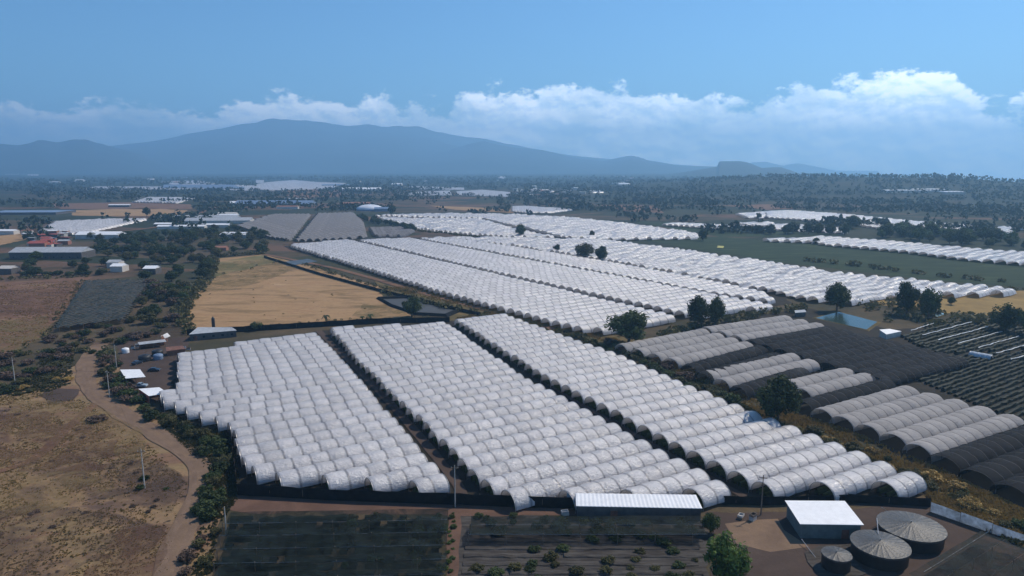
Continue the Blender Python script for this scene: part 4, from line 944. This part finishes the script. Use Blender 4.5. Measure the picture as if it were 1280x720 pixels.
# houses far off
def house(px, py, w, d, h, rz, roofm, wallm, label, cat='house', gable=True, win=0, group=None, name='house'):
    x, y = W(px, py); t = empty(name, (x, y, ground_z(x, y)), rz); tag(t, label, cat, group)
    b = MB(); b.box(-w / 2, w / 2, -d / 2, d / 2, 0, h); b.build('wall', wallm, t)
    b = MB(); e = .4; r = d * .16 if gable else .05
    rows = [[(-w / 2 - e, -d / 2 - e, h + .05), (w / 2 + e, -d / 2 - e, h + .05)], [(-w / 2 - e, 0, h + r + .1), (w / 2 + e, 0, h + r + .1)], [(-w / 2 - e, d / 2 + e, h + .05), (w / 2 + e, d / 2 + e, h + .05)]]
    b.grid(rows, flip=True)
    for sx in (-1, 1): b.face([(sx * w / 2, -d / 2, h), (sx * w / 2, d / 2, h), (sx * w / 2, 0, h + r)])
    b.build('roof', roofm, t)
    if win:
        wb = MB(); wb.box(-.55, .55, -.04, .04, 0, 1.2); wm = wb.mesh('window', M['glass'])
        for i in range(win): child('window', wm, t, (-w / 2 + w * (i + .5) / win, -d / 2 - .04, 1.0))
        db = MB(); db.box(-.5, .5, -.05, .05, 0, 2.1); db.build('door', M['rust'], t, loc=(w * .05, -d / 2 - .05, 0))
    return t
house(67, 322, 62, 22, 6, .03, M['roof_grey'], M['wall_dark'], 'long hall with a pale grey roof among the dark trees at left', 'hall', True, 9, name='hall')
house(127, 298, 48, 18, 5, .0, M['roof_white'], M['wall_pale'], 'long bright roofed hall behind the village trees', 'hall', True, 0, name='hall')
house(50, 311, 14, 12, 6, .2, M['red'], M['brick'], 'red walled house above the grey hall', win=2)
house(60, 306, 10, 10, 5, .2, M['red'], M['red'], 'small deep red building among parked clutter', win=1)
house(295, 297, 30, 15, 4, -.1, M['roof_white'], M['wall_pale'], 'white roofed building at the end of the thicket', 'barn', name='barn')
house(275, 313, 14, 8, 3, .1, M['brick'], M['brick'], 'low tiled house on the edge of the straw field')
house(228, 286, 60, 10, 3.5, .05, M['roof_white'], M['wall_pale'], 'thin white roofed hall left of the net tunnels', 'hall', name='hall')
house(262, 284, 55, 10, 3.5, .0, M['roof_white'], M['wall_pale'], 'second thin white hall left of the net tunnels', 'hall', name='hall')
house(205, 283, 22, 10, 3.5, .0, M['roof_white'], M['wall_dark'], 'short white hall before the grey roofs', 'hall', name='hall')
for k, (px, py, w, m) in enumerate([(232, 275, 75, 'roof_grey'), (270, 275, 70, 'roof_grey'), (275, 279, 90, 'roof_grey'), (345, 257, 160, 'silo'), (312, 256, 80, 'roof_white'), (370, 251, 50, 'roof_grey'), (150, 339, 9, 'roof_white'), (191, 342, 9, 'roof_white'), (145, 334, 9, 'roof_grey'), (12, 342, 10, 'wall_pale'), (8, 293, 26, 'roof_white'), (150, 259, 40, 'roof_white'), (452, 238, 130, 'roof_white'), (420, 233, 110, 'silo'), (250, 236, 260, 'silo'), (281, 237, 130, 'silo'), (360, 261, 40, 'brick'), (445, 257, 60, 'brick'), (285, 270, 30, 'wall_pale'), (283, 272, 40, 'roof_white')]):
    house(px, py, w, max(10, w * .25), 4.5, random.uniform(-.1, .1), M[m], M['wall_dark' if k % 2 else 'wall_pale'], ['wide grey roof of the packing yard, left', 'wide grey roof of the packing yard, right', 'longest grey roof of the packing yard, in front', 'very long blue grey hall behind the net tunnels', 'white hall left of the blue grey hall', 'grey roof right of the blue grey hall', 'tiny white roof in the middle of the thicket', 'tiny white roof at the right of the thicket', 'small grey roof in the thicket', 'white block hut at the left picture edge below the hall', 'white roofed house at the far left edge', 'small white roof in the brown field far left', 'white roofed hall at the end of the bright far band', 'blue hall at the end of the bright far band', 'dark blue net hall within the bright far band, left', 'dark blue net hall within the bright far band, right', 'red brick house behind the net tunnels', 'red brick row right of the packing yard', 'pale house in the packing yard', 'white shed in the packing yard'][k])
rr = random.Random(11)
for k in range(46):
    px = rr.uniform(640, 730); py = rr.uniform(235, 246)
    if k >= 26: px = rr.choice([rr.uniform(430, 640), rr.uniform(60, 300), rr.uniform(740, 800)]); py = rr.uniform(221, 236)
    s = rr.uniform(9, 22) * (1 if py > 235 else 2)
    house(px, py, s, s * .6, rr.uniform(4, 8), rr.uniform(-.3, .3), M[rr.choice(['roof_white', 'roof_grey', 'wall_pale', 'roof_white', 'brick'])], M['wall_pale'], 'small pale house of the distant town beyond the tunnels' if k < 26 else 'tiny pale building far out on the hazy plain', 'house', rr.random() < .5, group='houses of the distant town' if k < 26 else 'buildings far out on the plain')
rr = random.Random(12)
for k in range(22):
    px = rr.uniform(34, 92); py = rr.uniform(293, 311)
    s = rr.uniform(6, 13)
    house(px, py, s, s * .7, rr.uniform(2.5, 5), rr.uniform(-.3, .3), M[rr.choice(['roof_white', 'roof_grey', 'red', 'silo', 'rust'])], M[rr.choice(['wall_pale', 'brick', 'wall_dark'])], 'small house crowded in the village at left', 'house', rr.random() < .5, group='houses of the left village')
def on_ground(px, py):
    X, Y, Z = ray(px, py); tt = 300
    while tt < 20000:
        if H + Z * tt < ground_z(X * tt, Y * tt): break
        tt += 10
    return X * tt, Y * tt
for k, (px, py, w) in enumerate([(1134, 240, 110), (1162, 239, 80), (1190, 242, 45)]):
    x, y = on_ground(px, py); t = empty('greenhouse', (x, y, ground_z(x, y)), -.15); tag(t, ['white greenhouse on the dark slope at right, left of three', 'white greenhouse on the dark slope at right, middle of three', 'smallest white greenhouse on the dark slope at right'][k], 'greenhouse')
    b = MB(); n = int(w / 8); rows = [[], []]
    for i in range(n * 4 + 1):
        for r_, yy in ((0, -25), (1, 25)): rows[r_].append((-w / 2 + w * i / (n * 4), yy, 4 + 1.5 * math.sin(math.pi * (i % 4) / 4)))
    b.grid(rows); b.build('roof', M['roof_white'], t); b = MB(); b.box(-w / 2, w / 2, -24.8, 24.8, -12, 3.98); b.build('wall', M['wall_pale'], t)
# greenish flat net roof at far left
house(38, 267, 120, 60, 4, .05, M['silo'], M['wall_dark'], 'broad blue green net roof at the far left', 'net house', False, name='net_house')
# white dome
x, y = W(462, 263); t = empty('dome', (x, y, 0)); tag(t, 'white domed roof hall between the far tunnels', 'dome')
b = MB(); rows = []
for i in range(9):
    a = math.pi / 2 * i / 8; rows.append([(24 * math.cos(a) * math.cos(k * math.pi / 12), 24 * math.cos(a) * math.sin(k * math.pi / 12), 3 + 8 * math.sin(a)) for k in range(25)])
b.grid(rows); b.build('roof', M['white_dome'], t, True)
b = MB(); b.grid([[(24 * math.cos(k * math.pi / 12), 24 * math.sin(k * math.pi / 12), z) for k in range(25)] for z in (0, 3)]); b.build('wall', M['silo'], t, True)
house(479, 264, 30, 16, 5, .1, M['silo'], M['silo'], 'blue hall attached right of the white dome', 'hall', name='hall')

# ------------------------------------------------------------------ round tanks with ribbed covers
def tank(px, py, hwpx, zr, label, zc=.95, npl=26):
    x, y = W(px, py, zr + .4); r = hwpx * depth(px, py, zr + .4) / F
    t = empty('water_tank', (x, y, 0)); tag(t, label, 'tank')
    b = MB(); n = 48
    b.grid([[(r * .97 * math.cos(2 * math.pi * k / n), r * .97 * math.sin(2 * math.pi * k / n), z) for k in range(n + 1)] for z in (0, zr * .5, zr)]); b.build('wall', M['tank_black'], t, True)
    b = MB(); rows = []; N = npl * 4; rr = random.Random(hwpx); ja = [rr.uniform(.5, 1.4) for _ in range(npl + 1)]
    for i in range(9):
        s = i / 8; row = []
        for k in range(N + 1):
            a = 2 * math.pi * (k % N) / N; ph = (k % 4) / 4; pl = math.sin(math.pi * ph) * .06 * s * (1 - s * .4) * ja[(k % N) // 4]
            rad = r * (.02 + 1.0 * s); z = zr + .1 + zc * (1 - s) ** 1.25 - pl + .12 * s
            row.append((rad * math.cos(a), rad * math.sin(a), z))
        rows.append(row)
    rows.append([(p[0] * 1.005, p[1] * 1.005, p[2] - .35) for p in rows[-1]])
    b.grid(rows, flip=True); b.build('cover', M['tent'], t, False)
    b = MB(); b.tube([(0, 0, 0), (0, 0, zr + zc + .5)], .09, n=6); b.build('pole', M['hoop'], t)
    b = MB()
    b.tube([(r * math.cos(2 * math.pi * k / n), r * math.sin(2 * math.pi * k / n), zr + .05) for k in range(n + 1)], .07, n=5, cap=False); b.build('rim', M['hoop'], t)
    return x, y, r
tank(1139, 656, 38, 2.8, 'largest round tank with grey pleated cover at the back')
tank(1100.5, 678.5, 33.5, 2.9, 'middle round tank with shiny pleated cover')
tank(1046, 691, 17.5, 2.9, 'smallest round tank with plain grey cover in front', .5, 14)
def pipe(px0, z0, px1, z1, label, r=.07, name='pipe', cat='pipe'):
    a = W(*px0, z0); c = W(*px1, z1); b = MB(); L = Vector((c[0] - a[0], c[1] - a[1], z1 - z0))
    b.tube([(0, 0, 0), tuple(L * .5 + Vector((0, 0, -.05))), tuple(L)], r, n=6); o = b.build(name, M['hoop'], loc=(a[0], a[1], z0)); tag(o, label, cat)
pipe((1118, 645), 0.1, (1102, 634), 4.0, 'pale pipe leaning above the largest tank')
pipe((1098, 668), 3.4, (1096, 648), 4.6, 'thin pipe standing up behind the middle tank')
pipe((1022, 700), 0.1, (1002, 674), 1.0, 'pale pipe lying left of the smallest tank')
for (a_, b_, w_) in (((1155, 715), (1235, 665), 'lower'), ):
    pipe(a_, .2, b_, .2, 'long pale hose crossing the lower right net', .1, 'hose', 'hose')
patch('concrete_pad', 'pale slab around the smallest tank', [(1000, 690), (1030, 684), (1062, 683), (1058, 700), (1075, 715), (1060, 730), (1030, 728), (1012, 705)], S_greysoil, .25)
# poly water tanks in the yard
def barrel(px, py, r, h, m, label, name='barrel', cat='tank'):
    x, y = W(px, py); t = empty(name, (x, y, 0)); tag(t, label, cat); n = 20
    prof = [(1, 0), (1, .2), (1.03, .25), (1, .3), (1, .5), (1.03, .55), (1, .6), (1, .85), (.75, .95), (.3, 1)]
    b = MB(); b.grid([[(r * a * math.cos(2 * math.pi * k / n), r * a * math.sin(2 * math.pi * k / n), h * z) for k in range(n + 1)] for a, z in prof]); b.build('shell', m, t, True)
    b = MB(); b.tube([(0, 0, h * .98), (0, 0, h * 1.06)], r * .3, n=12); b.build('lid', m, t)
barrel(181, 451, 2.4, 2.6, M['tank_plastic'], 'black round tank at the left of the yard'); barrel(197, 444, 2.2, 2.4, M['tank_plastic'], 'black round tank at the back of the yard'); barrel(198, 449, 1.9, 2.3, M['silo'], 'grey round tank in front of the black one'); barrel(157, 441, 1.5, 2.2, M['roof_white'], 'white upright tank at the yard gate')
barrel(267, 409, .8, 5.2, M['tank_plastic'], 'dark water tank rising behind the farm house')
t = empty('tank_stand', (*W(712, 633), 0)); tag(t, 'low wooden stand under the blue water tank', 'stand')
b = MB(); b.box(-1.3, 1.3, -1, 1, 2.0, 2.15); b.build('platform', M['post'], t)
lb = MB(); lb.box(-.08, .08, -.08, .08, 0, 2.0); lm = lb.mesh('leg', M['post'])
for sx in (-1, 1):
    for sy in (-1, 1): child('leg', lm, t, (sx * 1.1, sy * .8, 0))
x, y = W(712, 633); t = empty('water_tank', (x, y, 2.15)); tag(t, 'pale blue square water tank above the fence end', 'tank')
b = MB(); b.box(-.65, .65, -.65, .65, 0, 1.5); b.build('shell', M['blue_plastic'], t); b = MB(); b.box(-.7, .7, -.7, .7, 1.503, 1.62); b.build('lid', M['lamp_glass'], t)
patch('yellow_tarp', 'bright yellow sheet lying at the near end of the crumpled tunnels', [(1014, 373), (1027, 374), (1026, 377), (1012, 376)], M['yellow'], .8, kind=None)['category'] = 'sheet'
patch('yellow_tarp', 'bright yellow sheet in the dark green field far right', [(897, 308), (905, 308.5), (904, 311), (896, 310.5)], M['yellow'], .8, kind=None)['category'] = 'sheet'

# ------------------------------------------------------------------ poles
def pole(px, py, hpx, label, arm=True, m='concrete', lamp=False):
    d = depth(px, py); x, y = W(px, py); h = hpx * d / F * 1.03
    t = empty('utility_pole', (x, y, 0), random.uniform(-.4, .4)); tag(t, label, 'pole')
    b = MB(); b.tube([(0, 0, 0), (.02, 0, h * .5), (0, 0, h)], .17, .10, 8); b.build('pole', M[m], t, True)
    if arm:
        b = MB(); b.box(-.9, .9, -.06, .06, h - .75, h - .6); b.build('crossarm', M['post'], t)
        for s in (-.8, 0, .8):
            b = MB(); b.tube([(s, 0, h - .6), (s, 0, h - .35)], .06, .04, 6); b.build('insulator', M['lamp_glass'], t)
    return (x, y, h)
p1 = pole(181, 611, 51, 'tall concrete pole standing in the pasture')
p2 = pole(137, 497, 34, 'concrete pole between road and yard, left')
p3 = pole(19, 480, 34, 'concrete pole in the scrub at the left edge')
p4 = pole(146, 461, 30, 'thin concrete pole behind the white shelter')
p5 = pole(569, 634, 54, 'thin pole on the aisle end below the left block')
p6 = pole(951, 644, 52, 'dark pole below the right block', True, 'post')
pole(283, 668, 36, 'grey post at the corner of the lower net', False)
def wire(a, b_, sag, label):
    b = MB(); A_ = Vector((a[0], a[1], a[2] - .35)); B_ = Vector((b_[0], b_[1], b_[2] - .35)); pts = []
    for i in range(13):
        s = i / 12; p = A_.lerp(B_, s); p.z -= sag * 4 * s * (1 - s); pts.append(tuple(p))
    b.tube(pts, .018, n=4); tag(b.build('wire', M['rubber']), label, 'wire')
wire(p3, p2, 1.5, 'wire from the left edge pole to the road pole'); wire(p2, p1, 1.2, 'wire from the road pole to the pasture pole'); wire(p2, p4, .6, 'wire from the road pole to the yard pole')

# ------------------------------------------------------------------ vehicles
def car(px, py, rz, kind, paint, label, cat, name):
    x, y = W(px, py); t = empty(name, (x, y, 0), rz); tag(t, label, cat)
    if kind == 'pickup': prof = [(-2.6, .5), (-2.6, 1.05), (-.55, 1.05), (-.45, 1.72), (.55, 1.74), (1.15, 1.15), (2.45, 1.02), (2.6, .75), (2.6, .45)]
    else: prof = [(-2.2, .45), (-2.25, .95), (-1.75, 1.1), (-1.1, 1.5), (.35, 1.52), (1.05, 1.05), (2.05, .9), (2.2, .65), (2.2, .4)]
    b = MB(); hw = .88; L = [(p[0], -hw * (1 if p[1] < 1.2 else .82), p[1]) for p in prof]; Rr = [(p[0], hw * (1 if p[1] < 1.2 else .82), p[1]) for p in prof]
    b.grid([L + [L[0]], Rr + [Rr[0]]]); b.face(L); b.face(Rr[::-1]); b.build('body', paint, t)
    def pan(nm, pts, m): bb = MB(); bb.face(pts); return bb.build(nm, m, t)
    cab = (-.45, .5, 1.2, 1.62) if kind == 'pickup' else (-1.05, .3, 1.12, 1.42)
    for s in (-1, 1): pan('window', [(cab[0], s * .885, cab[2]), (cab[1] + .35, s * .885, cab[2]), (cab[1], s * .75, cab[3]), (cab[0] + .1, s * .75, cab[3])], M['glass'])
    fx = (1.12, .58) if kind == 'pickup' else (1.0, .4); ht = (1.2, 1.7) if kind == 'pickup' else (1.1, 1.49)
    pan('windscreen', [(fx[0] + .02, -.72, ht[0]), (fx[0] + .02, .72, ht[0]), (fx[1] + .03, .64, ht[1]), (fx[1] + .03, -.64, ht[1])], M['glass'])
    wb = MB(); wb.tube([(0, -.12, 0), (0, .12, 0)], .34, n=14); wm = wb.mesh('wheel', M['rubber']); hb = MB(); hb.tube([(0, -.13, 0), (0, .13, 0)], .18, n=10); hm = hb.mesh('rim', M['steel'])
    for sx in (-1.45, 1.5):
        for sy in (-1, 1): w = child('wheel', wm, t, (sx, sy * .8, .34)); child('rim', hm, w)
    for sy in (-1, 1):
        hb2 = MB(); hb2.box(2.2 if kind == 'car' else 2.58, 2.26 if kind == 'car' else 2.66, sy * .62 - .14, sy * .62 + .14, .62, .78); hb2.build('headlight', M['lamp_glass'], t)
    if kind == 'pickup': bb = MB(); bb.box(-2.5, -.6, -.75, .75, 1.06, 1.08); bb.build('bed', M['rubber'], t)
car(193, 464, .1, 'car', M['car_dark'], 'dark blue car parked in the farm yard', 'car', 'parked_car')
car(175, 484, .05, 'pickup', M['car_pale'], 'pale blue pickup truck beside the white shelters', 'pickup', 'pickup_truck')
car(172, 455, 1.2, 'car', M['car_dark'], 'dark car half hidden next to the black round tank', 'car', 'parked_car')
for k, (px, py) in enumerate([(166, 436), (172, 434), (178, 433), (230, 436), (236, 437), (926, 648), (941, 650), (690, 629), (706, 646)]):
    x, y = W(px, py); t = empty('crate_stack', (x, y, 0), random.random()); tag(t, ['pale crate pile left in the yard corner', 'middle crate pile in the yard corner', 'crate pile nearest the rusty roof', 'pale crate pile before the farm house', 'crate pile right of the lean-to', 'crate pile below the dark pole, left', 'crate pile below the dark pole, right', 'small crate pile inside the fence end', 'pale box left below the long shed'][k], 'crates')
    for j in range(random.randint(2, 3)):
        b = MB(); s = .8; z0 = j * .52; off = random.uniform(-.08, .08)
        b.box(-s + off, s + off, -.55, .55, z0, z0 + .08); 
        for (a0, a1, c0, c1) in ((-s, s, -.55, -.48), (-s, s, .48, .55), (-s, -s + .07, -.476, .476), (s - .07, s, -.476, .476)): b.box(a0 + off, a1 + off, c0, c1, z0 + .083, z0 + .5)
        b.build('crate', M[['wall_pale', 'roof_grey', 'post'][(k + j) % 3]], t)

# ------------------------------------------------------------------ haze, sky, sun, camera
hb = MB(); hb.box(-21000, 21000, -1500, 19000, -900, 1050); ho = hb.build('haze', None) if False else None
me = bpy.data.meshes.new('haze'); me.from_pydata(hb.v, [], hb.f); ho = bpy.data.objects.new('haze', me); COL.objects.link(ho)
hm = bpy.data.materials.new('haze_air'); hm.use_nodes = True; nt = hm.node_tree; nt.nodes.clear(); o_ = nt.nodes.new('ShaderNodeOutputMaterial'); pv = nt.nodes.new('ShaderNodeVolumePrincipled')
pv.inputs['Color'].default_value = (.36, .68, 1, 1); pv.inputs['Density'].default_value = HAZE = 1.5e-4; pv.inputs['Anisotropy'].default_value = .33
nt.links.new(pv.outputs[0], o_.inputs['Volume']); me.materials.append(hm); tag(ho, 'bluish haze over the whole plain', 'haze', kind='stuff')
SUN_AZ = math.atan2(.80, .60)   # clockwise from +Y, towards the right
SUN_EL = R(47)
sd = Vector((math.sin(SUN_AZ) * math.cos(SUN_EL), math.cos(SUN_AZ) * math.cos(SUN_EL), math.sin(SUN_EL)))
sl = bpy.data.lights.new('sun', 'SUN'); sl.energy = 5.0; sl.angle = R(.5); sl.color = (1, .89, .74); so = bpy.data.objects.new('sun', sl); COL.objects.link(so)
so.rotation_euler = sd.to_track_quat('Z', 'Y').to_euler()
w = bpy.data.worlds.new('World'); C.world = w; w.use_nodes = True; nt = w.node_tree; nt.nodes.clear()
t = NT.__new__(NT); t.t = nt
wo = nt.nodes.new('ShaderNodeOutputWorld'); bg = nt.nodes.new('ShaderNodeBackground'); sky = nt.nodes.new('ShaderNodeTexSky')
sky.sky_type = 'NISHITA'; sky.sun_disc = False; sky.sun_elevation = SUN_EL; sky.sun_rotation = SUN_AZ; sky.altitude = 1500; sky.air_density = 1.3; sky.dust_density = .6; sky.ozone_density = 2.0
vec = t.coord('Generated'); sp = t.n('ShaderNodeSeparateXYZ', i_0=vec)
az = t.math('ARCTAN2', sp.outputs[0], sp.outputs[1]); el = t.math('ARCSINE', sp.outputs[2])
# heights of the cloud bank top (direction: azimuth -> elevation), radians from picture geometry of real sky
def dirpx(px, py):
    X, Y, Z = ray(px, py); return math.atan2(X, Y), math.atan2(Z, math.hypot(X, Y))
def curve(pts, src, lo, hi):
    fc = t.n('ShaderNodeFloatCurve'); cv = fc.mapping.curves[0]
    xs = [((p[0] - A0) / (A1 - A0), (p[1] - lo) / (hi - lo)) for p in pts]
    while len(cv.points) < len(xs): cv.points.new(.5, .5)
    for p, (a, b_) in zip(cv.points, xs): p.location = (a, b_)
    fc.mapping.update(); t.link(src, fc.inputs['Value'])
    return t.math('MULTIPLY_ADD', fc.outputs[0], hi - lo, lo)
A0, A1 = -1.2, 1.2
azn = t.math('DIVIDE', t.math('SUBTRACT', az, A0), A1 - A0)
top = curve([(-1.2, .09)] + [dirpx(*p) for p in [(0, 128), (60, 130), (110, 124), (180, 134), (260, 128), (330, 124), (400, 122), (450, 122), (520, 130), (600, 116), (690, 110), (760, 116), (800, 114), (880, 118), (950, 120), (1010, 100), (1080, 104), (1150, 84), (1195, 88), (1230, 132), (1280, 128)]] + [(1.2, .08)], azn, 0, .25)
cv = t.n('ShaderNodeCombineXYZ', i_0=t.math('MULTIPLY', az, 1.0), i_1=t.math('MULTIPLY', el, 1.55), i_2=0.37)
def fbm(off, sc=17, det=9, rough=.6, lac=2.1):
    ad = t.n('ShaderNodeVectorMath', operation='ADD', i_0=cv.outputs[0]); ad.inputs[1].default_value = off
    o = t.n('ShaderNodeTexNoise', i_Scale=sc, i_Detail=det, i_Roughness=rough, i_Lacunarity=lac, i_Distortion=0.0); t.link(ad.outputs[0], o.inputs['Vector']); return o.outputs['Fac']
n0 = fbm((0, 0, 0)); ns = fbm((.004, .010, 0))
below = t.math('SUBTRACT', top, el)            # how far under the tops of the bank
shape = t.math('ADD', t.math('MULTIPLY_ADD', below, 40.0, .1), t.math('MULTIPLY', t.math('SUBTRACT', n0, .5), 5.5))
dens = t.n('ShaderNodeMapRange', interpolation_type='SMOOTHSTEP', i_0=shape, i_1=.05, i_2=.6).outputs[0]
fade = t.n('ShaderNodeMapRange', interpolation_type='SMOOTHSTEP', i_0=el, i_1=.000, i_2=.055).outputs[0]
holes = t.n('ShaderNodeMapRange', i_0=fbm((3, 1, 0), 7, 5), i_1=.40, i_2=.56, i_3=.5, i_4=1.0).outputs[0]
dens = t.math('MULTIPLY', dens, t.math('MULTIPLY', holes, t.math('MULTIPLY_ADD', fade, .25, .68)))
lit = t.math('ADD', t.math('MULTIPLY', t.math('SUBTRACT', n0, ns), 6.5), .7)
lit = t.math('SUBTRACT', lit, t.math('MULTIPLY', below, 2.2))
lit = t.n('ShaderNodeClamp', i_Value=lit).outputs[0]
ccol = t.mix(lit, (15, 18, 21.5), (27, 27, 27.5))
skyc = t.mix(1.0, sky.outputs[0], (.49, .82, 1.10), 'MULTIPLY')
dim = t.n('ShaderNodeMapRange', interpolation_type='SMOOTHSTEP', i_0=az, i_1=-.65, i_2=.30, i_3=.5, i_4=1.0).outputs[0]
dv = t.n('ShaderNodeVectorMath', operation='SCALE', i_0=ccol); t.link(dim, dv.inputs['Scale'])
allc = t.mix(dens, skyc, dv.outputs[0])
nt.links.new(allc, bg.inputs[0]); bg.inputs[1].default_value = .115; nt.links.new(bg.outputs[0], wo.inputs[0])
cam = bpy.data.cameras.new('camera'); cam.sensor_width = 36; cam.lens = 36 * F / 1280; cam.clip_end = 60000; cam.clip_start = 1
co = bpy.data.objects.new('camera', cam); COL.objects.link(co); co.location = (0, 0, H); co.rotation_euler = (math.pi / 2 - P, 0, 0); C.camera = co
C.view_settings.view_transform = 'Standard'; C.view_settings.look = 'None'; C.view_settings.gamma = 1; C.view_settings.exposure = -.13
C.cycles.volume_bounces = 3; C.cycles.transparent_max_bounces = 12
C.render.engine = 'CYCLES'
